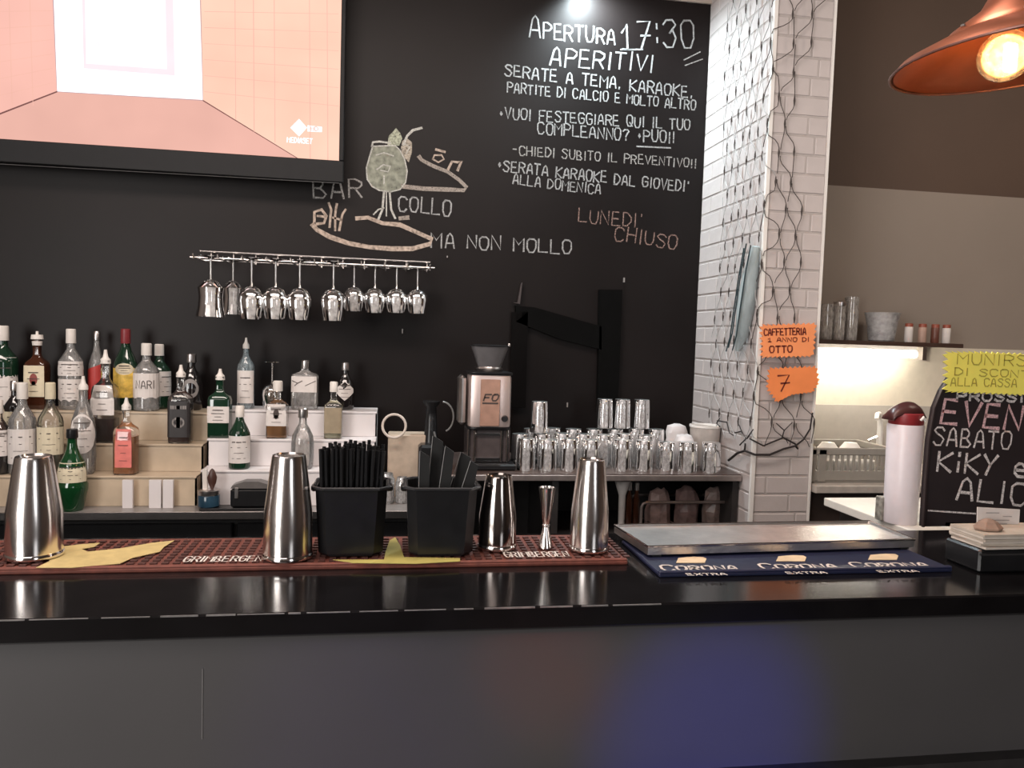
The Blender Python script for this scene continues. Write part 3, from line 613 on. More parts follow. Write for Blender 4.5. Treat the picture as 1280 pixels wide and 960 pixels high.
# right stand
bottle(307, 422, 21, YT, tier(ER, 2)[1], 'std', g_blue, 'pale blue gin bottle with white label and long white pourer', [(.08, .54, 1.1, label_white, '')], 'pour', name='bottle')
bottle(381, 450, 32, YT, tier(ER, 2)[1], 'flask', g_clear, 'wide square clear gin bottle with white label and silver cap', [(.36, .68, .82, label_white, '')], 'silver', txt='Y/')
bottle(431, 453, 24, YT+.02, tier(ER, 2)[1], 'round', g_black, 'black apothecary bottle with a white diamond label at the right end', [(.20, .62, 1.0, label_white, 'diamond')], 'silver')
Z1, Z0 = tier(ER, 1)[1], tier(ER, 0)[1]
bottle(275, 461, 27, YM, Z1, 'square', g_dgreen, 'black-green square bottle with white label and pale pink cap', [(.22, .46, .82, label_white, '')], 'pour')
bottle(347, 476, 26, YM, Z1, 'square', g_clear, 'clear bottle with portrait label and an inch of amber spirit', [(.22, .60, .78, label_white, ''), (.34, .52, .25, ink, 'oval')], 'white', fill=(.22, g_amber))
bottle(417, 477, 22, YM, Z1, 'square', g_clear, 'small clear bottle with tan label and white cap', [(.1, .55, .8, mat('tan_label', (.30, .24, .16), .6), '')], 'white', fill=(.5, g_pale))
bottle(300, 507, 26, YB, Z0, 'wine', g_dgreen, 'green bottle with tall white label on the lowest white tier', [(.10, .53, 1.3, label_white, '')], 'white')
bottle(379, 510, 28, YB, Z0, 'round', g_clear, 'empty clear bottle with silver cap on the lowest white tier', [], 'silver')
# upturned stem glass on the right stand
def stemglass(loc, R, H, up=True, bowl='tulip', sc=1):
    """returns parts in order foot, stem, bowl for a glass of height H; up=False: upside down"""
    c = V(loc); sg = 1 if up else -1
    foot = [(R*.80, 0), (R*.78, .0025), (R*.2, .006), (R*.09, .010)]
    stem = [(R*.09, .009), (R*.075, H*.25), (R*.08, H*.42), (R*.16, H*.47)]
    bw = {'tulip': [(R*.15, H*.46), (R*.62, H*.50), (R*.95, H*.60), (R, H*.70), (R*.93, H*.84), (R*.80, H), (R*.77, H), (R*.90, H*.84), (R*.96, H*.70), (R*.90, H*.61), (R*.5, H*.52)],
          'flare': [(R*.15, H*.38), (R*.55, H*.42), (R*.88, H*.52), (R*.80, H*.68), (R*.86, H*.84), (R, H), (R*.96, H), (R*.82, H*.84), (R*.75, H*.68), (R*.8, H*.54)]}[bowl]
    f = lambda pr: [(r, sg*z) for r, z in pr]
    return MB().lathe(f(foot), 20, c), MB().lathe(f(stem), 10, c), MB().lathe(f(bw), 24, c, closed=False)
def mkglass(name, loc, base, R, H, up, bowl, label, cat='glass', group=None, gm=tumbler_glass):
    t = thing(name, label, cat, base, group)
    for n_, mb in zip(('foot', 'stem', 'bowl'), stemglass(loc, R, H, up, bowl)): mb.build(n_, gm, t, True)
    return t
p = aty(340, 500, YT-.005); zt = tier(ER, 2)[1]; H = aty(340, 452, YT).z-zt
mkglass('stem_glass', (p.x, YT-.005, zt+H), (p.x, YT-.005, zt), .040, H, False, 'tulip', 'upturned stem glass standing between bottles on the white stand', gm=glass('smoky_glass', (.62, .55, .48), .5, .15))
# jar, tray and black appliance at the foot of the white stand
a = atz(250, 638, ZC); b_ = atz(334, 638, ZC)
dm = MB().box(((a.x+b_.x)/2, 2.862, ZC+.005), (b_.x-a.x, .065, .009), bev=.002).build('drip_mat', black_plastic, None, org=((a.x+b_.x)/2, 2.862, ZC)); tag(dm, 'flat black mat on the back counter under the small jar', 'mat')
p = aty(261, 625, 2.865); t = thing('spice_jar', 'small dark blue jar with silver lid and spoon on the back counter', 'jar', (p.x, 2.865, ZC+.0098)); c = t.location
MB().lathe([(.034, 0), (.038, .004), (.038, .040), (.034, .046)], 20, c).build('jar_body', mat('blue_jar', (.02, .05, .08), .15, var=.3), t, True)
MB().lathe([(.037, .044), (.038, .046), (.038, .060), (.034, .062)], 20, c).build('lid', silver, t, True)
MB().tube([c+V((-.012, 0, .06)), c+V((-.014, 0, .135))], .010, 8).build('handle', cap_white, t, True)
MB().lathe([(.004, .07), (.014, .095), (.017, .115), (.008, .14), (.002, .146)], 12, c+V((.012, -.004, -.008)), dy=.5).build('spoon', mat('dark_wood', (.06, .025, .018), .4), t, True)
p = aty(314, 625, 2.865); t = thing('black_appliance', 'low black appliance with a grey domed top behind the shaker tin', 'appliance', (p.x, 2.86, ZC+.0098)); c = t.location
MB().box(c+V((0, 0, .035)), (.135, .055, .07), bev=.008).build('housing', black_plastic, t)
MB().prism([c+V((x, -.0275, z)) for x, z in ((-.066, .071), (.066, .071), (.066, .085), (.03, .096), (-.02, .096), (-.06, .082))], (0, .055, 0)).build('domed_top', mat('grey_dome', (.12, .11, .105), .4), t)
MB().box(c+V((-.045, -.029, .055)), (.014, .004, .04), bev=.002).build('handle', silver, t)
# clutter behind the straws
p = aty(512, 560, 3.05)
t = tag(MB().box((p.x-.01, 3.12, ZC+.125), (.15, .12, .25), bev=.004).build('carton', mat('beige_carton', (.50, .40, .31), .7), None, org=(p.x-.01, 3.12, ZC)), 'beige carton on the back counter behind the black bins', 'box')
p = aty(492, 566, 3.02); mb = MB(); R0 = .045
mb.tube([V((p.x+R0*math.cos(a_), 3.03+.008*math.sin(a_), ZC+.262+.0+R0+R0*math.sin(a_)-.018)) for a_ in [2*PI*i/24 for i in range(24)]], .005, 8, True)
t = tag(mb.build('hoop', mat('white_hoop', (.58, .50, .44), .5), None, True, org=(p.x, 3.05, ZC+.25)), 'pale ring standing upright behind the straws', 'ring')
t.location.z = ZC+.25; 
for j_, (px, h, r, txt_) in enumerate(((484, .115, .030, 'small clear jar directly right of the straws'), (503, .10, .026, 'small clear jar left of the napkin bin'))):
    p = aty(px, 590, 2.96); t = thing('glass_jar', txt_, 'jar', (p.x, 2.96, ZC+.0005)); c = t.location
    MB().lathe([(r*.9, 0), (r, .004), (r, h*.8), (r*.8, h*.9), (r*.75, h), (r*.7, h), (r*.9, h*.78), (r*.92, .008)], 18, c).build('jar_body', tumbler_glass, t, True)
    MB().lathe([(r*.85, .01), (r*.88, h*.5)], 16, c).build('garnish', mat('garnish', (.10, .05, .03), .7, var=.6, scale=80), t)
p = aty(540, 520, 3.02); t = thing('coffee_machine', 'black machine with a round chromed handle left of the grinder', 'coffee machine', (p.x, 3.08, ZC+.0005)); c = t.location
MB().box(c+V((0, 0, .11)), (.10, .20, .22), bev=.01).build('housing', black_plastic, t)
MB().lathe([(.03, .22), (.026, .26), (.022, .32), (.02, .36), (.034, .38), (.034, .385)], 18, c).build('boiler', black_plastic, t, True)
zz = aty(556, 522, 3.0).z
MB().tube([V((c.x+.04+.045*math.cos(a_), c.y-.06, zz+.06*math.sin(a_))) for a_ in [-1.2+i*.25 for i in range(12)]], .0035, 6).build('handle', mat('grey_handle', (.3, .29, .28), .3, .5), t, True)
MB().tube([V((c.x+.01, c.y-.06, zz-.06)), V((c.x+.02, c.y-.10, zz-.10)), V((c.x, c.y-.12, zz-.2))], .004, 6).build('hose', mat('grey_hose', (.1, .1, .1), .3), t, True)
# ================================================================== RIGHT BACK SHELF
SZ = 1.035; SY0 = aty(750, 596, 2.77).y
SZ = aty(750, 593, 2.77).z
xs0, xs1 = aty(562, 596, 2.77).x, PX-.004
rs = thing('glass_shelf', 'dark shelf unit with a metal edge carrying the tumblers', 'shelf', ((xs0+xs1)/2, 3.03, 0))
MB().box(((xs0+xs1)/2, (2.775+WY)/2, SZ-.012), (xs1-xs0, WY-2.775-.003, .024)).build('shelf_board', mat('brown_shelf', (.075, .052, .046), .35, var=.2, scale=10), rs)
MB().box(((xs0+xs1)/2, 2.771, SZ-.014), (xs1-xs0, .008, .022), bev=.002).build('metal_edge', mat('edge_metal', (.42, .36, .34), .35, .8), rs)
for x in (xs0+.012, xs0+.40, xs1-.014): MB().box((x, (2.79+WY)/2, (SZ-.025)/2), (.024, WY-2.79-.003, SZ-.025)).build('side_panel', dark_board, rs)
MB().box(((xs0+xs1)/2, WY-.015, (SZ-.025)/2), (xs1-xs0-.05, .02, SZ-.027)).build('back_panel', dark_board, rs)
LZ = .80
MB().box((xs0+.40+(xs1-xs0-.40)/2, 3.0, LZ-.01), (xs1-xs0-.45, .5, .02)).build('lower_board', dark_board, rs)
# wire rack below
p0 = aty(802, 628, 2.86); p1 = aty(918, 626, 2.86); zr = p0.z
t = thing('wire_rack', 'bent steel wire rack standing under the tumbler shelf', 'rack', ((p0.x+p1.x)/2, 2.92, LZ+.0005)); wm = mat('dull_wire', (.36, .30, .28), .35, .8)
for Y in (2.86, 3.0):
    MB().tube([V((p0.x, Y, LZ+.005)), V((p0.x, Y, zr-.02)), V((p0.x+.006, Y, zr-.005)), V((p0.x+.02, Y, zr)), V((p1.x-.02, Y, zr)), V((p1.x-.006, Y, zr-.005)), V((p1.x, Y, zr-.02)), V((p1.x, Y, LZ+.005))], .0065, 8).build('frame_loop', wm, t, True)
for i in range(4):
    x = p0.x+(p1.x-p0.x)*(i+.5)/4; MB().tube([V((x, 2.86, LZ+.03)), V((x, 3.0, LZ+.03))], .003, 6).build('cross_wire', wm, t)
for i, (px, col, hh, lb, nm_) in enumerate(((822, (.30, .20, .18), .16, 'pinkish wrapped packet inside the wire rack, left', 'packet'), (857, (.20, .13, .12), .17, 'pinkish wrapped packet inside the wire rack, middle', 'packet'), (892, (.26, .19, .17), .165, 'dull brown packet inside the wire rack, right', 'packet'))):
    p = aty(px, 650, 2.93); mb = MB(); mb.lathe([(.03, 0), (.05, .01), (.055, .07), (.048, .12), (.04, hh*.9), (.015, hh)], 9, (p.x, 2.93, LZ+.001), dy=.7)
    mb.v = [(x+random.uniform(-.006, .006), y+random.uniform(-.004, .004), max(z+random.uniform(-.006, .006), LZ+.001)) for x, y, z in mb.v]
    tag(mb.build(nm_, mat('packet_%d' % i, col, .35, var=.4, scale=30), None, org=(p.x, 2.93, LZ)), lb, 'packet')
p = aty(777, 640, 2.9); t = tag(MB().lathe([(.012, 0), (.014, .14), (.03, .19), (.034, .20), (.03, .20)], 14, (p.x, 2.9, LZ+.0005)).build('paper_funnel', label_white, None, True, org=(p.x, 2.9, LZ)), 'small white paper cone at the left under the shelf', 'cone')
for px, lb in ((786, 'narrow dark bottle left of the wire rack'), (795, 'narrow dark bottle touching the wire rack, second from the cone')):
    p = aty(px, 640, 2.9); t = thing('small_bottle', lb, 'bottle', (p.x, 2.9, LZ+.0005)); MB().lathe([(.012, 0), (.0135, .01), (.0135, .12), (.007, .15), (.007, .165)], 12, t.location).build('glass_body', g_brown, t, True); MB().lathe([(.009, .16), (.009, .19), (.006, .193)], 10, t.location).build('cap', silver, t, True)
# coffee grinder
gY = 2.93
def gp(px, py, Y=gY): return aty(px, py, Y)
bc_ = gp(608, 588); t = thing('coffee_grinder', 'chrome coffee grinder with smoky bean hopper on the shelf end', 'coffee grinder', (bc_.x, gY, SZ+.0005)); c = V(t.location)
zof = lambda py: gp(608, py).z-c.z; k = mpp(c)
MB().box(c+V((0, .0, .012)), (.205, .19, .024), bev=.006).build('base', black_plastic, t)
z1, z2 = .024, zof(535)
MB().box(c+V((0, .02, (z1+z2)/2)), (.165, .13, z2-z1), bev=.004).build('lower_housing', mat('dark_housing', (.075, .062, .062), .2), t)
for sx in (-.078, -.055, .048, .070): MB().box(c+V((sx, -.052, (z1+z2)/2)), (.009, .012, z2-z1-.002), bev=.003).build('chrome_column', chrome, t)
MB().box(c+V((-.003, -.05, z2-.018)), (.10, .006, .008)).build('window_frame', chrome, t)
MB().box(c+V((-.003, -.05, z1+.012)), (.10, .006, .012)).build('window_sill', chrome, t)
z3 = zof(468)
MB().lathe([(.086, z2), (.089, z2+.003), (.089, z2+.010), (.086, z2+.012)], 32, c, sq=1, dy=.8).build('lower_band', black_plastic, t, True)
gb = MB().lathe([(.085, z2+.012), (.087, z2+.02), (.087, z3-.008), (.084, z3)], 36, c, sq=1, dy=.8).build('chrome_body', mat('satin_chrome', (.82, .68, .64), .36, .7, var=.06, scale=4), t, True)
MB().lathe([(.089, z3), (.092, z3+.004), (.092, z3+.010), (.07, z3+.014)], 32, c, sq=1, dy=.8).build('top_band', black_plastic, t, True)
MB().box(c+V((-.002, -.070, (z2+z3)/2)), (.074, .004, z3-z2-.03), bev=.002).build('front_plate', mat('copper_plate', (.46, .27, .20), .35, .3, var=.12), t)
mb = MB(); write_on(mb, "FO", lambda u, v: V((c.x+u, c.y-.0735, c.z+v)), (-.028, z3-.095), (.024, z3-.095), .024, .006, jit=.1, slant=.2); mb.build('plate_lettering', ink, t)
MB().box(c+V((-.002, -.0725, z3-.105)), (.060, .001, .006)).build('plate_rule', ink, t)
MB().lathe([(.012, 0), (.013, .006), (.010, .012)], 14, c+V((.055, -.068, z2+.045)), axis=V((0, -1, 0))).build('knob', black_plastic, t, True)
MB().box(c+V((-.105, 0, (z2+z3)/2+.006)), (.026, .10, z3-z2-.02), bev=.010).build('side_pod', silver, t)
z4 = zof(462); z5 = zof(433)
MB().lathe([(.045, z3+.012), (.052, z4+.004), (.045, z4+.010), (.043, z4+.02)], 26, c).build('hopper_collar', silver, t, True)
MB().lathe([(.044, z4+.010), (.072, z5), (.069, z5), (.041, z4+.013)], 28, c).build('hopper', mat('smoky_hopper', (.13, .125, .13), .3, var=.08), t, True)
MB().lathe([(.074, z5), (.075, z5+.004), (.06, z5+.006)], 28, c).build('hopper_lid', black_plastic, t, True)
MB().lathe([(.005, 0), (.006, .006), (.003, .012)], 10, c+V((.071, -.02, z5+.002))).build('lid_clip', silver, t, True)
# tumblers
def tum_meshes():
    r, h = .036, .105
    out = [(r*.86, 0), (r*.90, .002), (r*.94, h*.3), (r, h), (r*.94, h), (r*.86, h*.3), (r*.80, .014)]
    a = MB().lathe([(x, h-z) for x, z in out], 22, closed=False); b = MB().lathe([(r*.86, h), (r*.82, h-.012), (r*.3, h-.013)], 22)
    return a, b, h
proto = None; TGR = 'clear tumblers crowded on the shelf'
def tumbler(px, py, Y, label, base=None, tilt=(0, 0), s=1, m=None):
    """py: photo height of the upper end"""
    global proto
    z = SZ+.0005 if base is None else base; p = aty(px, 560, Y); loc = V((p.x, Y, z))
    if proto is None:
        proto = thing('tumbler', label, 'glass', (0, 0, 0), TGR); a, b, h = tum_meshes()
        a.build('glass_wall', tumbler_glass, proto, True); b.build('thick_base', frost, proto, True); o = proto; o.location = loc
    else: o = copytree(proto, loc, label)
    o.rotation_euler = (tilt[0], tilt[1], random.uniform(0, .6)); o.scale = (s, s, s*1.0)
    return o
ords = ['first', 'second', 'third', 'fourth', 'fifth', 'sixth', 'seventh', 'eighth', 'ninth', 'tenth', 'eleventh']
def row(pxs, Y, nm_, s_, z_):
    for i, px in enumerate(pxs): tumbler(px, 0, Y, 'clear upturned tumbler, %s from the grinder in the %s row' % (ords[i], nm_), s=s_+random.uniform(-.02, .02)).scale.z = z_+random.uniform(-.03, .03)
row([658, 685, 712, 739, 778, 805], 2.862, 'front', 1.02, 1.13)
row([650, 677, 703, 729, 755, 781, 808], 2.955, 'second', 1.04, 1.22)
row([664, 690, 716, 742, 768, 794, 819], 3.048, 'third', 1.06, 1.32)
hb = .105*1.25+.003; hc = .105*1.35+.003
tumbler(673, 0, 2.955, 'lone tumbler stacked on top of the row nearest the grinder', SZ+hb, s=1.02).scale.z = 1.15
for px, w_ in ((754, 'left'), (776, 'middle'), (800, 'right')): tumbler(px, 0, 3.048, 'tumbler raised on the stacked row, %s of the three tall ones' % w_, SZ+hc, s=1.0).scale.z = 1.12
tumbler(889, 0, 2.835, 'upturned tumbler at the right end of the shelf front', s=1.1); tumbler(860, 0, 2.84, 'upturned tumbler left of the end tumbler, before the white tub', s=1.1)
tumbler(833, 0, 2.88, 'tumbler between the crowded rows and the paper cups', s=1.05)
# white cups and tub
def crumple(mb, a):
    mb.v = [(x+random.uniform(-a, a), y+random.uniform(-a, a), z+random.uniform(-a, a)) for x, y, z in mb.v]; return mb
cupm = mat('white_plastic_film', (.66, .62, .62), .4, var=.08, scale=20)
for px, Y, z, R0, H, lb in ((845, 3.03, 0, .043, .165, 'crumpled white plastic cup stack, rear left'), (855, 2.925, 0, .037, .135, 'crumpled white plastic cup stack, front right')):
    p = aty(px, 550, Y); mb = crumple(MB().lathe([(R0*.7, 0.003), (R0*.9, H*.3), (R0*1.05, H*.5), (R0*.95, H*.62), (R0*1.05, H*.8), (R0*.8, H*.95), (R0*.3, H)], 12, (p.x, Y, SZ+.001)), .003)
    mb.v = [(x, y, max(z_, SZ+.0005)) for x, y, z_ in mb.v]; tag(mb.build('cup_stack', cupm, None, True, org=(p.x, Y, SZ)), lb, 'cups', 'crumpled white cups')
p = aty(881, 545, 3.0); H = aty(881, 531, 3.0).z-SZ; t = thing('plastic_tub', 'off-white round tub behind the end tumbler, next to the pillar', 'tub', (p.x, 3.0, SZ+.0005)); c = t.location
MB().lathe([(.052, 0), (.055, .004), (.062, H*.95), (.058, H*.95), (.05, .01)], 28, c).build('tub_body', mat('tub_plastic', (.50, .46, .43), .5), t, True); MB().lathe([(.064, H*.94), (.065, H*.96), (.064, H), (.06, H), (.058, H*.95)], 28, c, closed=False).build('tub_rim', bead, t, True)
# black bracket and pins on the wall
t = thing('wall_bracket', 'black metal bracket with a sloping arm on the black wall', 'bracket', aty(700, 430, WY)); bk = mat('bracket_black', (.003, .003, .003), .9, spec=.1)
def wp(px, py, Y=WY-.03): return aty(px, py, Y)
MB().prism([wp(750, 362), (wp(778, 362)), wp(776, 425), wp(772, 516), wp(747, 516), wp(749, 430)], (0, .03, 0)).build('upright_plate', bk, t)
MB().prism([wp(645, 382), wp(668, 384), wp(752, 408), wp(752, 437), wp(700, 424), wp(645, 402)], (0, .03, 0)).build('sloping_arm', bk, t)
MB().prism([wp(640, 390), wp(660, 390), wp(657, 510), wp(637, 510)], (0, .012, 0)).build('left_upright', mat('bracket_dim', (.004, .0035, .0035), .9, spec=.1), t)
MB().prism([wp(641, 378), wp(647, 378), wp(651, 356), wp(653, 353), wp(650, 380)], (0, .02, 0)).build('hook', mat('hook_grey', (.05, .04, .04), .5), t)
for px, py, w_ in ((780, 350, 'above the black bracket'), (709, 506, 'above the tumblers'), (559, 321, 'right of the stem glass rack'), (503, 414, 'below the stem glass rack')):
    p = wp(px, py, WY-.006); tag(MB().box(p, (.005, .012, .02 if py > 340 else .008)).build('wall_pin', mat('pin_grey', (.28, .26, .25), .4), None, org=p), 'small pale wall pin '+w_, 'pin')
# ================================================================== HANGING STEM GLASSES
RY = 3.14
rk = thing('glass_rack', 'chrome wire rack fixed to the wall for hanging stem glasses', 'rack', aty(390, 325, WY))
L0, L1 = aty(250, 314, WY-.03), aty(538, 328, WY-.03)
zr0 = aty(390, 333, 3.12).z; x0r, x1r = aty(252, 330, 3.12).x, aty(536, 330, 3.12).x
wire = mat('bright_wire', (.75, .72, .70), .2, .9)
MB().tube([L0, L1], .0042, 8).build('wall_bar', wire, rk, True)
zt_ = zr0+.02
MB().tube([V((x0r-.035, 3.09, zr0+.012)), V((x1r+.022, 3.09, zr0+.012))], .004, 8).build('front_bar', wire, rk, True)
nsl = 11
for i in range(nsl):
    x = x0r+(x1r-x0r)*i/(nsl-1)
    MB().tube([V((x, WY-.02, L0.z+(L1.z-L0.z)*i/(nsl-1))), V((x, WY-.03, zr0+.008)), V((x, 3.0, zr0+.004)), V((x, 2.985, zr0+.016))], .003, 6).build('slot_wire', wire, rk)
for e in (.08, .92):
    x = x0r+(x1r-x0r)*e; MB().tube([V((x, WY, zr0+.03)), V((x, WY-.03, zr0+.03))], .006, 8).build('wall_fixing', wire, rk)
stem_gl = glass('rack_glass', (.90, .89, .88), .6, .5)
MB().tube([V((x0r-.01, 3.19, zr0+.012)), V((x1r+.01, 3.19, zr0+.012))], .003, 6).build('rear_bar', wire, rk, True)
gl_ = [(263, 396, 33, 3.03, 'flare'), (291, 393, 27, 3.15, 'flare'), (314, 399, 30, 3.03, 'tulip'), (344, 399, 30, 3.03, 'tulip'), (374, 400, 29, 3.03, 'tulip'), (416, 401, 30, 3.03, 'tulip'),
       (442, 389, 25, 3.17, 'tulip'), (468, 391, 26, 3.17, 'tulip'), (495, 391, 26, 3.17, 'tulip'), (521, 392, 26, 3.17, 'tulip')]
for i, (px, by, wd, Y, st) in enumerate(gl_):
    p = aty(px, by, Y); H = zr0+.014-p.z
    mkglass('stem_glass', (p.x, Y, zr0+.014), (p.x, Y, p.z), wd*1.07*mpp(p)/2, H, False, st, 'upside-down stem glass hanging from the rack, %s from the left' % ords[i], group='stem glasses hanging from the rack', gm=stem_gl)
# ================================================================== NET AND SIGNS ON THE PILLAR
net = thing('fishing_net', 'knotted cord fishing net draped around the white brick pillar', 'net', (PX, PY, 1.2))
def npt(sx, z, out=.012):
    """sx<0: on the left face (distance behind the corner); sx>0: on the front face"""
    if sx < -out: return V((PX-out-.004, PY-.008-sx-out, z))
    if sx > out: return V((PX+sx, PY-out-.006, z))
    a = (sx+out)/(2*out)*PI/2; return V((PX-.006-out*math.cos(a)*.9, PY-.008-out*math.sin(a)*.9, z))
def pixn(px, py, face):
    if face == 'f': p = aty(px, py, PY); return p.x-PX, p.z
    p = atx(px, py, PX); return -(p.y-PY), p.z
cordm = mat('dark_cord', (.055, .045, .042), .8, var=.3, scale=60); cords2 = mat('lit_cord', (.40, .40, .40), .8, var=.3)  # second, paler copy of the cord paints the light on the left face
zt_n, zb_n = 3.05, 1.16
cols = 15; rows = 19
def ncol(i, r):
    z = zt_n+(zb_n-zt_n)*r/rows; t_ = r/rows
    s0 = -.40+.0*t_-.03*math.sin(t_*9); s1 = .185-.10*math.sin(PI*min(1, t_*1.15))*.9+.03*math.sin(t_*14)
    if t_ > .82: s1 += (t_-.82)*.15
    u = i/(cols-1); s_ = s0+(s1-s0)*u
    return s_+.006*math.sin(i*7.3+r*3.1), z+.008*math.sin(i*4.1+r*1.7)
mbd, mbl, kn = MB(), MB(), MB()
for r in range(rows):
    for i in range(cols):
        a = ncol(i, r)
        # knots: pairs touch alternately, so cords zigzag
        off = .5 if r % 2 == 0 else -.5; j = i+(1 if (i+r) % 2 == 0 else -1)
        st_ = (ncol(i, r)[0]+(ncol(max(0, min(cols-1, j)), r)[0]-ncol(i, r)[0])*.42, a[1])
        j2 = i+(1 if (i+r+1) % 2 == 0 else -1); b0 = ncol(i, r+1); b1 = (b0[0]+(ncol(max(0, min(cols-1, j2)), r+1)[0]-b0[0])*.42, b0[1])
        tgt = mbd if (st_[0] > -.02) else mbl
        n_ = 4; hz = .017; pts = [npt(st_[0], st_[1]-hz*.3)]
        for q in range(n_+1):
            e = q/n_; ee = e*e*(3-2*e); pts.append(npt(st_[0]+(b1[0]-st_[0])*ee, st_[1]-hz+(b1[1]+hz-st_[1]+hz)*e))
        tgt.tube(pts, .0016, 5)
        if (i+r) % 2 == 0: p = npt((st_[0]), st_[1]); kn.tube([npt(st_[0], st_[1]+hz*1.1), npt(st_[0], st_[1]), npt(st_[0], st_[1]-hz*1.1)], [.0018, .0042, .0018], 5)
tag(mbd.build('net_cords', cordm, net), None, None, None, 'stuff'); tag(mbl.build('net_cords', cords2, net), 'cords on the bright side, side light painted into their colour', None, None, 'stuff'); tag(kn.build('net_knots', cordm, net), None, None, None, 'stuff')
def npx(lst): return [npt(*pixn(x, y, 'f' if x > 947 else 'l'), .02) for x, y in lst]
br = MB()
for lst, r0, r1 in (([(914, 574), (925, 565), (934, 562), (945, 568), (958, 567), (975, 560), (990, 556), (1000, 548), (1008, 535), (1011, 515)], .005, .003), ([(934, 562), (935, 553)], .004, .003), ([(990, 554), (975, 546), (962, 551), (950, 556), (940, 547)], .0035, .003), ([(928, 555), (936, 547), (930, 538), (922, 540)], .003, .0025), ([(990, 556), (993, 560)], .005, .003), ([(937, 547), (944, 536)], .003, .002), ([(973, 547), (976, 537), (966, 528)], .003, .002), ([(931, 540), (927, 530)], .0025, .002), ([(976, 537), (986, 527)], .002, .0016), ([(900, 525), (912, 527), (915, 540), (920, 543)], .003, .002), ([(903, 532), (899, 528), (903, 522)], .003, .002)):
    pts = npx(lst); n_ = len(pts); br.tube(pts, [r0+(r1-r0)*i/(n_-1) for i in range(n_)], 7)
tag(br.build('gathered_cord', mat('black_cord', (.018, .013, .013), .7), net, True), 'thick dark gathered cord at the foot of the net', None)
# pale blue bundle in the net
pts = [atx(945, 308, PX-.03), atx(938, 345, PX-.03), atx(932, 385, PX-.03), atx(927, 420, PX-.03), atx(922, 438, PX-.03)]
t = thing('blue_bundle', 'slim pale blue rolled bundle caught in the pillar net', 'bundle', pts[-1])
MB().tube(pts, [.014, .030, .033, .024, .010], 12).build('rolled_cloth', mat('pale_blue_cloth', (.36, .43, .45), .7, var=.3, scale=25, stretch=(1, 1, .2)), t, True)
for dx, dz in ((.034, 0), (-.012, .01), (-.034, -.005)):
    MB().tube([p+V((-.036, -dx*1.6, dz)) if False else p+V((-.034, dx*-.8, dz)) for p in pts], .0028, 6).build('binding_cord', mat('dark_blue_cord', (.02, .045, .055), .6), t, True)
# orange star cards
def starcard(name, label, pts, Y, m, depth=.003, spikes=26, amp=.06, back=None):
    """pts: outline corners in photo pixels on the plane Y; jagged edge"""
    P_ = [aty(x, y, Y) for x, y in pts]; cx_ = sum(p.x for p in P_)/len(P_); cz_ = sum(p.z for p in P_)/len(P_)
    per = []; tot = sum((P_[i]-P_[(i+1) % len(P_)]).length for i in range(len(P_)))
    for i in range(len(P_)):
        a, b = P_[i], P_[(i+1) % len(P_)]; n_ = max(2, int(round(spikes*2*(b-a).length/tot))); n_ += n_ % 2
        for q in range(n_): per.append(a+(b-a)*(q/n_))
    out = []
    for i, p in enumerate(per):
        d = V((p.x-cx_, 0, p.z-cz_)); kk = 1+(amp if i % 2 else -amp*.4)+random.uniform(-.01, .01); out.append(V((cx_+d.x*kk, Y, cz_+d.z*kk)))
    t = thing(name, label, 'sign', (cx_, Y, cz_)); MB().prism(out, (0, depth, 0)).build('card', m, t); return t
orange = mat('orange_card', (.95, .33, .13), .6, var=.06, scale=10); SYp = PY-.032
oc = starcard('star_card', 'upper orange star-edged card with dark lettering on the pillar net', [(953, 407), (1019, 405), (1017, 438), (1014, 445), (953, 446)], SYp, orange, amp=.09, spikes=34)
om = mat('dark_red_marker', (.16, .02, .012), .6)
wtext("CAFFETTERIA", (955, 419), (1007, 418), 8, 1.7, SYp, om, oc, 'card_lettering', jit=.15); wtext("1 ANNO DI", (960, 427), (1011, 427), 5, 1.2, SYp, om, oc, 'card_lettering', jit=.15); wtext("OTTO", (962, 441), (990, 440), 8, 1.8, SYp, om, oc, 'card_lettering', jit=.15)
oc2 = starcard('star_card', 'lower orange star-edged card with a large seven, under the other', [(962, 461), (1020, 459), (1023, 478), (1015, 490), (990, 493), (972, 502), (960, 486)], SYp, mat('deep_orange_card', (.92, .28, .09), .6, var=.08, scale=10), amp=.09, spikes=30)
wtext("7", (973, 489), (987, 488), 20, 2, SYp, om, oc2, 'card_lettering', jit=.1)
# ================================================================== KITCHEN BEYOND THE PILLAR
cream_tile = mat('cream_backsplash', (.62, .56, .46), .35, var=.04)
kx0, kx1 = 1.60, 3.4
t = thing('kitchen_counter', 'dark kitchen counter with sink behind the pillar', 'counter', (2.3, 2.93, 0))
kc = aty(1060, 607, 2.67); kz = kc.z
MB().box(((kx0+kx1)/2, 2.93, kz-.015), (kx1-kx0, .53, .03), bev=.003).build('worktop', mat('pale_edge_worktop', (.46, .42, .38), .4), t)
MB().box(((kx0+kx1)/2, 2.95, (kz-.03)/2), (kx1-kx0, .46, kz-.03)).build('cabinet_body', mat('dark_brown_cabinet', (.04, .028, .024), .5), t)
zt1 = aty(1060, 506, KY-.01).z
bs = struct('trim_2', MB().box((2.51, KY-.006, (kz+zt1)/2), (1.82, .012, zt1-kz)), mat('grey_tile', (.40, .37, .33), .4, var=.04), 'grey tiled splashback band')
zsh = aty(1100, 432, KY-.1).z
bs2 = struct('trim_3', MB().box((2.51, KY-.003, (zt1+zsh)/2), (1.82, .006, zsh-zt1)), cream_tile, 'cream splashback under the shelf')
shx1 = aty(1193, 437, KY-.15).x
sh = thing('wall_shelf', 'dark wall shelf above the lit tube, carrying jars', 'shelf', (2.0, KY-.105, zsh))
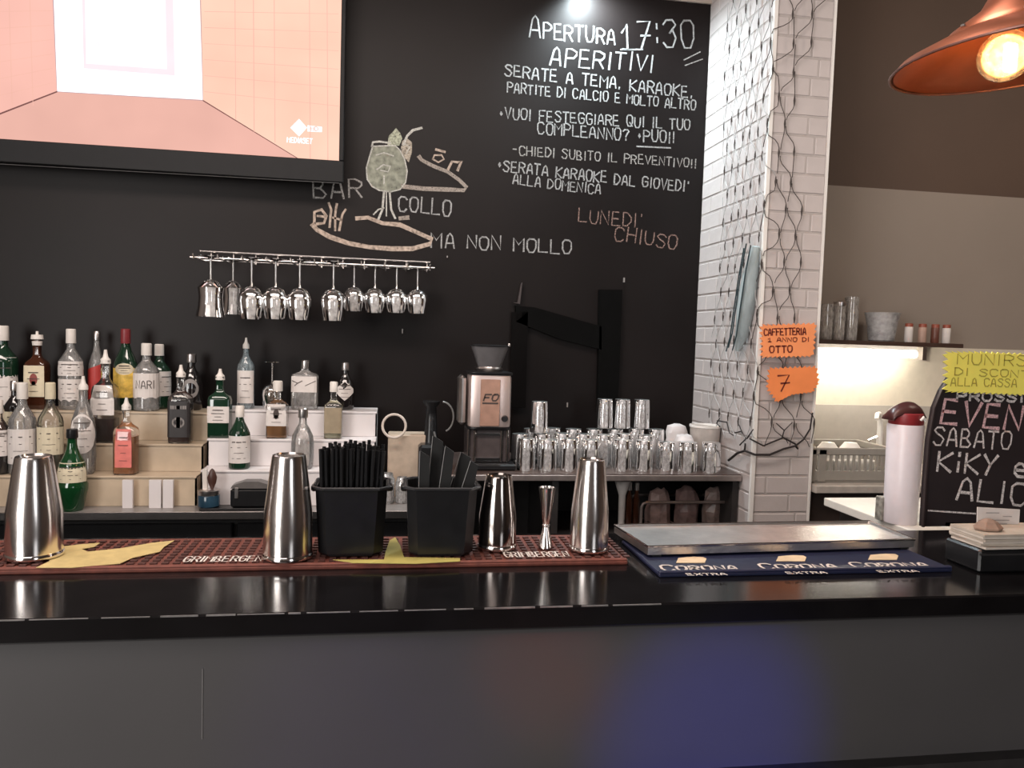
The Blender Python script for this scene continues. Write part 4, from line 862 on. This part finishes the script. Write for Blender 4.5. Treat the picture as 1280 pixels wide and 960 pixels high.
MB().box(((1.60+shx1)/2, KY-.105, zsh+.009), (shx1-1.60, .20, .018), bev=.002).build('shelf_board', mat('dark_shelf_wood', (.05, .025, .018), .5), sh)
MB().box((1.62, KY-.02, zsh-.03), (.02, .04, .06)).build('shelf_support', chrome, sh); MB().box((shx1-.06, KY-.02, zsh-.03), (.02, .04, .06)).build('shelf_support', chrome, sh)
xt1 = aty(1158, 440, KY-.2).x
t = thing('tube_light', 'lit white fluorescent tube fixed under the wall shelf', 'lamp', ((1.62+xt1)/2, KY-.12, zsh-.05))
MB().box(((1.62+xt1)/2, KY-.12, zsh-.009), (xt1-1.62, .04, .018)).build('fixture', bead, t)
MB().tube([V((1.62, KY-.13, zsh-.034)), V((xt1, KY-.13, zsh-.034))], .016, 12).build('tube', emis('tube_glow', (1, .93, .80), 34, .0), t, True)
def jar(px, Y, R0, H, label, m, name='storage_jar', lid=None, z=None, cat='jar'):
    R0 *= .76; H *= .76; p = aty(px, 430, Y); zz = zsh+.0185 if z is None else z; t = thing(name, label, cat, (p.x, Y, zz)); c = t.location
    MB().lathe([(R0*.85, 0), (R0*.92, .006), (R0, H*.75), (R0*.9, H*.88), (R0*.95, H), (R0*.9, H), (R0*.85, H*.86), (R0*.9, .012)], 20, c).build('jar_body', m, t, True)
    if lid: MB().lathe([(R0*.98, H), (R0, H+.003), (R0*.98, H*1.12), (R0*.8, H*1.14)], 16, c).build('lid', lid, t, True)
    return t
kg = glass('kitchen_glass', (.85, .80, .75), .5, .5)
jar(1030, KY-.12, .045, .20, 'tall clear jar on the shelf next to the pillar', kg); jar(1047, KY-.14, .035, .19, 'clear jar with lid, second from the pillar', kg, lid=silver); jar(1062, KY-.10, .04, .22, 'tall clear jar with bright top, third from the pillar', kg, lid=kg)
p = aty(1101, 430, KY-.12); H = aty(1101, 391, KY-.12).z-zsh-.0185; t = thing('mixing_bowl', 'wide pale translucent bowl in the middle of the wall shelf', 'bowl', (p.x, KY-.12, zsh+.0185)); c = t.location
MB().lathe([(.047, 0), (.053, .005), (.060, H*.5), (.071, H*.93), (.074, H), (.070, H), (.056, H*.5), (.045, .01)], 28, c).build('bowl_body', frost, t, True)
for px, cm_, lb in ((1135, label_white, 'slim white topped canister, leftmost of the small row'), (1152, mat('tan_can', (.45, .30, .24), .5), 'slim tan canister, second of the small row'), (1168, mat('brown_can', (.14, .05, .035), .4), 'dark brown canister, third of the small row'), (1182, label_white, 'slim white canister, last of the small row')):
    p = aty(px, 430, KY-.15); t = thing('canister', lb, 'canister', (p.x, KY-.15, zsh+.0185)); c = t.location
    MB().lathe([(.015, 0), (.017, .003), (.017, .065), (.014, .069)], 16, c).build('can_body', cm_, t, True); MB().lathe([(.016, .067), (.016, .080), (.014, .082)], 14, c).build('lid', mat('red_lid', (.30, .08, .05), .4), t, True)
# dish rack
DRY0 = 2.72; a0, a1 = aty(1012, 605, DRY0), aty(1118, 603, DRY0); zt = aty(1065, 560, DRY0).z; zt2 = aty(1065, 553, DRY0).z
greyp = mat('grey_plastic', (.30, .28, .25), .5, var=.05)
rw = (1.607, a1.x); ry = (DRY0, DRY0+.26); hh = zt-kz
t = thing('dish_rack', 'grey slotted plastic dish basket on the kitchen counter', 'dish rack', ((rw[0]+rw[1])/2, (ry[0]+ry[1])/2, kz+.0005)); zb0 = kz+.0005
MB().box(((rw[0]+rw[1])/2, sum(ry)/2, zb0+.006), (rw[1]-rw[0], ry[1]-ry[0], .012)).build('basket_floor', greyp, t)
for y in ry:
    MB().box(((rw[0]+rw[1])/2, y, zt-.014), (rw[1]-rw[0]+.02, .012, .028), bev=.003).build('top_rail', greyp, t); MB().box(((rw[0]+rw[1])/2, y, zb0+.03), (rw[1]-rw[0], .01, .036)).build('bottom_rail', greyp, t)
for x in rw:
    MB().box((x, sum(ry)/2, zt-.014), (.012, ry[1]-ry[0], .028), bev=.003).build('top_rail', greyp, t); MB().box((x, sum(ry)/2, zb0+.03), (.01, ry[1]-ry[0], .036)).build('bottom_rail', greyp, t)
sl_ = MB().box((0, 0, 0), (.009, .007, hh-.06)); sm = bpy.data.meshes.new('slat'); sm.from_pydata(sl_.v, [], sl_.f); sm.materials.append(greyp)
nn = 15
for i in range(nn):
    for y in ry:
        o = bpy.data.objects.new('slat', sm); C.objects.link(o); o.parent = t; o.location = V((rw[0]+.01+(rw[1]-rw[0]-.02)*i/(nn-1), y, zb0+.03+(hh-.03)/2))-t.location
for i in range(9):
    for x in rw:
        o = bpy.data.objects.new('slat', sm); C.objects.link(o); o.parent = t; o.rotation_euler = (0, 0, PI/2); o.location = V((x, ry[0]+.02+(ry[1]-ry[0]-.04)*i/8, zb0+.03+(hh-.03)/2))-t.location
for cx_ in (rw[0]+.005, rw[1]-.005, rw[0]+.045): MB().box((cx_, ry[0]-.001, zb0+hh/2), (.035 if cx_ > rw[0]+.03 and cx_ < rw[1]-.1 else .03, .010, hh-.01), bev=.003).build('corner_post', greyp, t)
for i, (fx, w_) in enumerate(((.30, 'left'), (.45, 'centre left'), (.60, 'centre right'), (.78, 'right'))):
    x = rw[0]+(rw[1]-rw[0])*fx; o = MB().lathe([(.022, 0), (.024, .003), (.028, .068), (.025, .068), (.020, .01)], 18, (x, DRY0+.06, zb0+.0125)).build('drying_cup', bead, None, True, org=(x, DRY0+.06, zb0+.0125)); tag(o, 'white cup drying in the grey basket, %s' % w_, 'cup', 'cups drying in the basket')
for i, px in enumerate((1030, 1058)):
    p = aty(px, 553, DRY0+.2); H = hh-.014; o = MB().lathe([(.033, 0), (.037, .004), (.042, H*.8), (.024, H), (.008, H+.002)], 22, (p.x, DRY0+.17, zb0+.0125)).build('drying_bowl', bead, None, True, org=(p.x, DRY0+.17, zb0+.0125)); tag(o, 'white upturned bowl in the grey basket, %s one' % ('nearer the pillar' if i == 0 else 'further from the pillar'), 'bowl', 'bowls drying in the basket')
# tap
p = aty(1099, 555, 3.1); t = thing('kitchen_tap', 'white curved kitchen tap behind the grey basket', 'tap', (p.x, 3.1, kz+.0005)); c = V(t.location); zt = aty(1103, 522, 3.1).z-c.z
MB().tube([c, c+V((0, 0, zt*.8)), c+V((-.01, -.01, zt)), c+V((-.03, -.03, zt+.02)), c+V((-.06, -.06, zt+.02)), c+V((-.075, -.08, zt))], [.014, .012, .011, .010, .009, .009], 12).build('spout', bead, t, True)
MB().lathe([(.02, 0), (.022, .01), (.018, .05)], 16, c+V((-.045, 0, 0))).build('valve', chrome, t, True)
MB().tube([c+V((-.045, 0, .045)), c+V((-.05, 0, .12)), c+V((-.02, -.01, .135))], .007, 8).build('lever', chrome, t, True)
# white return worktop
ca = atz(1030, 622, 1.05)
t = thing('side_table', 'bright white-topped side table beyond the steel tray', 'table', (1.95, 2.05, 0)); wt = mat('white_laminate', (.78, .74, .68), .25, var=.03)
MB().box((ca.x+.55, (1.76+ca.y)/2, 1.05-.013), (1.1, ca.y-1.76, .026), bev=.002).build('table_top', wt, t)
MB().box((ca.x+.57, (1.79+ca.y)/2, .505), (1.04, ca.y-1.82, 1.01)).build('cabinet_body', mat('dark_side', (.03, .022, .02), .5), t)
# cylinder dispenser
p = atz(1136, 657, 1.05); k = mpp(p); t = thing('dispenser', 'tall white cylinder with red collar and dark tilted lid on the white table', 'dispenser', (p.x, p.y+.04, 1.0505)); c = V(t.location); r = 20.5*mpp(c)
ztop = aty(1136, 530, c.y).z-c.z
MB().lathe([(r*.92, 0), (r*.94, .004), (r*.97, ztop*.3), (r*1.03, ztop*.98), (r*1.0, ztop)], 36, c).build('cylinder_body', mat('white_body', (.80, .74, .78), .35, var=.03), t, True)
zr_ = aty(1136, 521, c.y).z-c.z
MB().lathe([(r*.96, ztop), (r*.98, ztop+.002), (r*.96, zr_+.01), (r*.9, zr_+.012)], 36, c).build('collar', mat('red_collar', (.26, .025, .03), .4), t, True)
lid = MB()
for i in range(9):
    pass
def lz(u): return zr_+.004+.042*(1-u*u)**.5 if abs(u) < 1 else zr_+.004
vs_ = []; n_ = 16
for i in range(n_+1):
    u = -1+2*i/n_; x = (-.060+(.106)*(i/n_)); vv = lz(u)-.018*(1-i/n_)
    for y in (-.038, -.02, 0, .02, .038):
        q = 1-(y/.05)**2; vs_.append(c+V((x, y*(1-.3*abs(u)), zr_-.014+(vv-zr_+.014)*q+.006)))
fs = [(i*5+j, i*5+j+5, i*5+j+6, i*5+j+1) for i in range(n_) for j in range(4)]; lid.add(vs_, fs)
lo = lid.build('curved_lid', mat('dark_brown_lid', (.07, .022, .022), .35), t, True); sd = lo.modifiers.new('thickness', 'SOLIDIFY'); sd.thickness = .004
MB().tube([c+V((.012, -r*.98, zr_-.006)), c+V((.018, -r*1.02, zr_+.004)), c+V((.026, -r*.98, zr_-.006))], .004, 6).build('latch', bead, t, True)
p = atz(1108, 652, 1.05); o = MB().box((p.x, p.y+.02, 1.05+.035), (.03, .03, .069), bev=.002).build('small_packet', mat('grey_packet', (.26, .25, .22), .6, var=.6, scale=60), None, org=(p.x, p.y+.02, 1.05)); tag(o, 'small grey printed packet left of the white cylinder', 'packet')
# chalkboard on the bar
QY = 1.745
t = thing('chalkboard', 'arched black event chalkboard standing on the right of the bar', 'chalkboard', (aty(1250, 600, QY).x, QY, BT))
def qb(px, py): return aty(px, py, QY)
xc = qb(1252, 560).x; zbt = BT+.001; ol = []
lft = [(1153, 655), (1156, 600), (1160, 550), (1167, 510), (1176, 488), (1186, 472), (1205, 462), (1225, 458), (1252, 458)]
pl_ = [qb(*q) for q in lft]; pl_[0] = V((pl_[0].x, QY, zbt)); full = pl_+[V((2*pl_[-1].x-p.x, QY, p.z)) for p in reversed(pl_[:-1])]
xc = pl_[-1].x
MB().prism(full, (0, .012, 0)).build('board', mat('board_black', (.022, .015, .016), .5, var=.2, scale=8), t)
cx_ = xc; fr = [V((cx_+(p.x-cx_)*1.0, QY-.003, p.z)) for p in full]; MB().tube(fr, .0045, 6).build('frame', mat('board_frame', (.03, .02, .02), .4), t, True)
MB().box((xc, QY+.035, BT+.006), (.26, .07, .01)).build('rear_foot', dark_board, t)
pinkch = chalk('pink_chalk', (.80, .52, .54), .8, 300); gch = chalk('board_white_chalk', (.80, .74, .72), .72, 300)
for tx, a, b, h, lw, mm_ in (("EVENTI", (1175, 529), (1313, 540), 30, 4.6, pinkch), ("SABATO", (1166, 556), (1262, 562), 22, 2.4, gch), ("KiKY e", (1171, 588), (1283, 597), 24, 3.6, gch), ("ALICE", (1195, 624), (1306, 634), 27, 3.4, gch), ("PROSSIMI", (1196, 500), (1303, 503), 10, 3, gch)):
    wtext(tx, a, b, h, lw, QY, mm_, t, 'chalk_lettering', jit=.12, slant=.08 if tx == 'EVENTI' else 0)
wline([(1160, 638), (1219, 642)], 2, QY, gch, t, 'chalk_rule')
yc = starcard('star_card', 'yellow star-edged card clipped to the top of the chalkboard', [(1184, 441), (1232, 441), (1292, 444), (1346, 448), (1344, 500), (1292, 494), (1232, 491), (1184, 489)], QY-.012, mat('yellow_card', (.93, .86, .16), .6, var=.05, scale=10), amp=.07, spikes=60)
ym = mat('pale_marker', (.42, .36, .06), .6)
for tx, a, b, h in (("MUNIRSI", (1196, 455), (1290, 458), 13), ("DI SCONTRINO", (1193, 469), (1330, 474), 9), ("ALLA CASSA", (1188, 482), (1270, 484), 10)): wtext(tx, a, b, h, 1.5, QY-.012, ym, yc, 'card_lettering', jit=.12)
MB().box((xc, QY-.004, aty(1252, 470, QY).z), (.02, .012, .02)).build('clip', black_plastic, yc)
# leaflet box
p = atz(1212, 717, BT); p.x += .02; q1 = V((p.x+.20, p.y, BT)); t = thing('leaflet_box', 'low black box under the stack of leaflets at the right end of the bar', 'box', (p.x+.10, p.y+.05, BT+.0005)); c = V(t.location); hb_ = aty(1207, 688, p.y).z-BT
MB().box(c+V((0, 0, hb_/2)), (.20, .10, hb_), bev=.004).build('box_body', black_plastic, t); MB().box(c+V((0, -.051, hb_*.8)), (.20, .003, .004)).build('lid_seam', dark_board, t)
for i in range(6):
    o = MB().box(c+V((random.uniform(-.004, .008), random.uniform(-.006, .0), hb_+.0035+i*.0052)), (.195, .095, .0046), rz=random.uniform(-.05, .05)).build('leaflet', mat('leaflet_%d' % (i % 2), ((.60, .53, .46), (.48, .41, .34))[i % 2], .6, var=.1), None, org=c+V((0, 0, hb_+i*.0052))); tag(o, 'pale leaflet in the stack, %s from the bottom' % ords[i], 'leaflet', 'leaflets stacked on the black box')
o = MB().lathe([(.03, 0), (.032, .004), (.02, .016), (.008, .022)], 7, c+V((-.055, -.015, hb_+.0335)), dy=.7).build('crumpled_paper', mat('brown_paper', (.30, .20, .15), .8, var=.2), None, org=c+V((-.055, -.015, hb_+.033))); tag(o, 'small crumpled brown paper on top of the leaflets', 'paper')
ca_ = [aty(x, y, c.y+.03) for x, y in ((1222, 634), (1275, 637), (1273, 667), (1221, 663))]
zl = c.z+hb_+.0325; ca_[2].z = min(ca_[2].z, zl+.004); ca_[2].z = zl; ca_[3].z = zl
t2 = thing('price_card', 'white printed card standing on the leaflets, before the chalkboard', 'card', ((ca_[2]+ca_[3])/2)); MB().prism(ca_, (0, .002, 0)).build('card', label_white, t2)
mb = MB(); sf = lambda u, v: V((u, c.y+.0286, v))
zz = ca_[0].z
for i, (u0, u1) in enumerate(((.2, .5), (.6, .8), (.15, .75), (.3, .7))): ribbon(mb, [(ca_[0].x+(ca_[1].x-ca_[0].x)*u0, zz-.012-i*.008), (ca_[0].x+(ca_[1].x-ca_[0].x)*u1, zz-.0125-i*.008)], sf, .0016)
mb.build('card_print', mat('grey_print2', (.30, .28, .27), .6), t2)
# ================================================================== LAMPS
# pendant, copper shade tilted
PYl = 1.35; bcn = aty(1256, 70, PYl); k = mpp(bcn)
ax = V((-.09, -.01, 1)).normalized()
copper = mat('copper_shade', (.42, .14, .075), .32, .75, var=.15, scale=12); copper_out = mat('aged_copper', (.22, .11, .09), .4, .7, var=.2, scale=15)
R1 = 148*k; rimc = aty(1276, 76, PYl)
t = thing('pendant_lamp', 'copper pendant lamp with a glowing round bulb at upper right', 'lamp', rimc+ax*.30)
H1 = .052
MB().lathe([(R1, 0), (R1*1.0, .004), (R1*.93, .020), (R1*.62, H1), (R1*.56, H1+.004), (R1*.54, H1+.014), (R1*.30, H1+.050), (R1*.22, H1+.08), (R1*.16, H1+.085), (R1*.15, H1+.081), (R1*.28, H1+.046), (R1*.52, H1+.010), (R1*.60, H1-.004), (R1*.90, .018), (R1*.97, .003)], 56, rimc, axis=ax, closed=False).build('shade', copper, t, True)
MB().tube([rimc+ax.to_track_quat('Z', 'Y').to_matrix()@V((R1*math.cos(a_), R1*math.sin(a_), .002)) for a_ in [2*PI*i/56 for i in range(56)]], .0028, 6, True).build('rolled_rim', copper_out, t, True)
MB().lathe([(R1*.20, H1+.07), (R1*.19, H1+.10), (R1*.12, H1+.13), (R1*.05, H1+.14)], 24, rimc, axis=ax).build('cap', copper_out, t, True)
for a_ in range(8):
    q = ax.to_track_quat('Z', 'Y').to_matrix()@V((R1*.60*math.cos(a_*PI/4), R1*.60*math.sin(a_*PI/4), H1+.006)); MB().lathe([(.005, 0), (.004, .004), (.001, .005)], 8, rimc+q, axis=ax).build('rivet', silver, t, True)
ctop = rimc+ax*(H1+.13); 
MB().tube([ctop, V((ctop.x+.01, ctop.y+.02, ctop.z+.2)), V((ctop.x+.01, ctop.y+.02, 3.9))], .0035, 8).build('cable', black_plastic, t)
MB().lathe([(.022, 0), (.022, .06), (.018, .065)], 20, bcn+ax*.045, axis=ax).build('socket', black_plastic, t, True)
br_ = 31*k
MB().lathe([(br_*math.sin(a_)+.0001, -br_*math.cos(a_)) for a_ in [PI*i/16 for i in range(17)]], 28, bcn, axis=ax).build('bulb_glass', glass('amber_bulb', (1, .80, .55), .2, .4, .1), t, True)
MB().box(bcn+V((.012, 0, -.002)), (.026, .012, .054), bev=.004).build('filament', emis('filament_glow', (1, .72, .38), 60, 0), t)
light('pendant_bulb_glow', 'POINT', bcn+V((-.004, -.0, -.002)), 2.2, (1, .50, .22), shadow_soft_size=.028)
# small cold-white spot above the lettering
sp = aty(737, -40, WY-.10)
t = thing('spotlight', 'small cold white spotlight just above the chalk lettering', 'lamp', sp+V((0, .10, .02)))
MB().lathe([(.035, 0), (.04, .02), (.04, .06), (.015, .075)], 20, sp+V((0, 0, .004))).build('housing', bead, t, True)
MB().tube([sp+V((0, 0, .06)), sp+V((0, .05, .08)), sp+V((0, .10, .08))], .008, 8).build('arm', bead, t, True)
MB().lathe([(.030, -.001), (.030, .003)], 20, sp+V((0, 0, .0))).build('lens', emis('led_glow', (.8, .95, 1), 25, 0), t)
light('spot_beam', 'SPOT', sp+V((0, 0, -.012)), 85, (.80, .95, 1), sp+V((.22, -.01, -1)), spot_size=math.radians(150), spot_blend=.9, shadow_soft_size=.03)
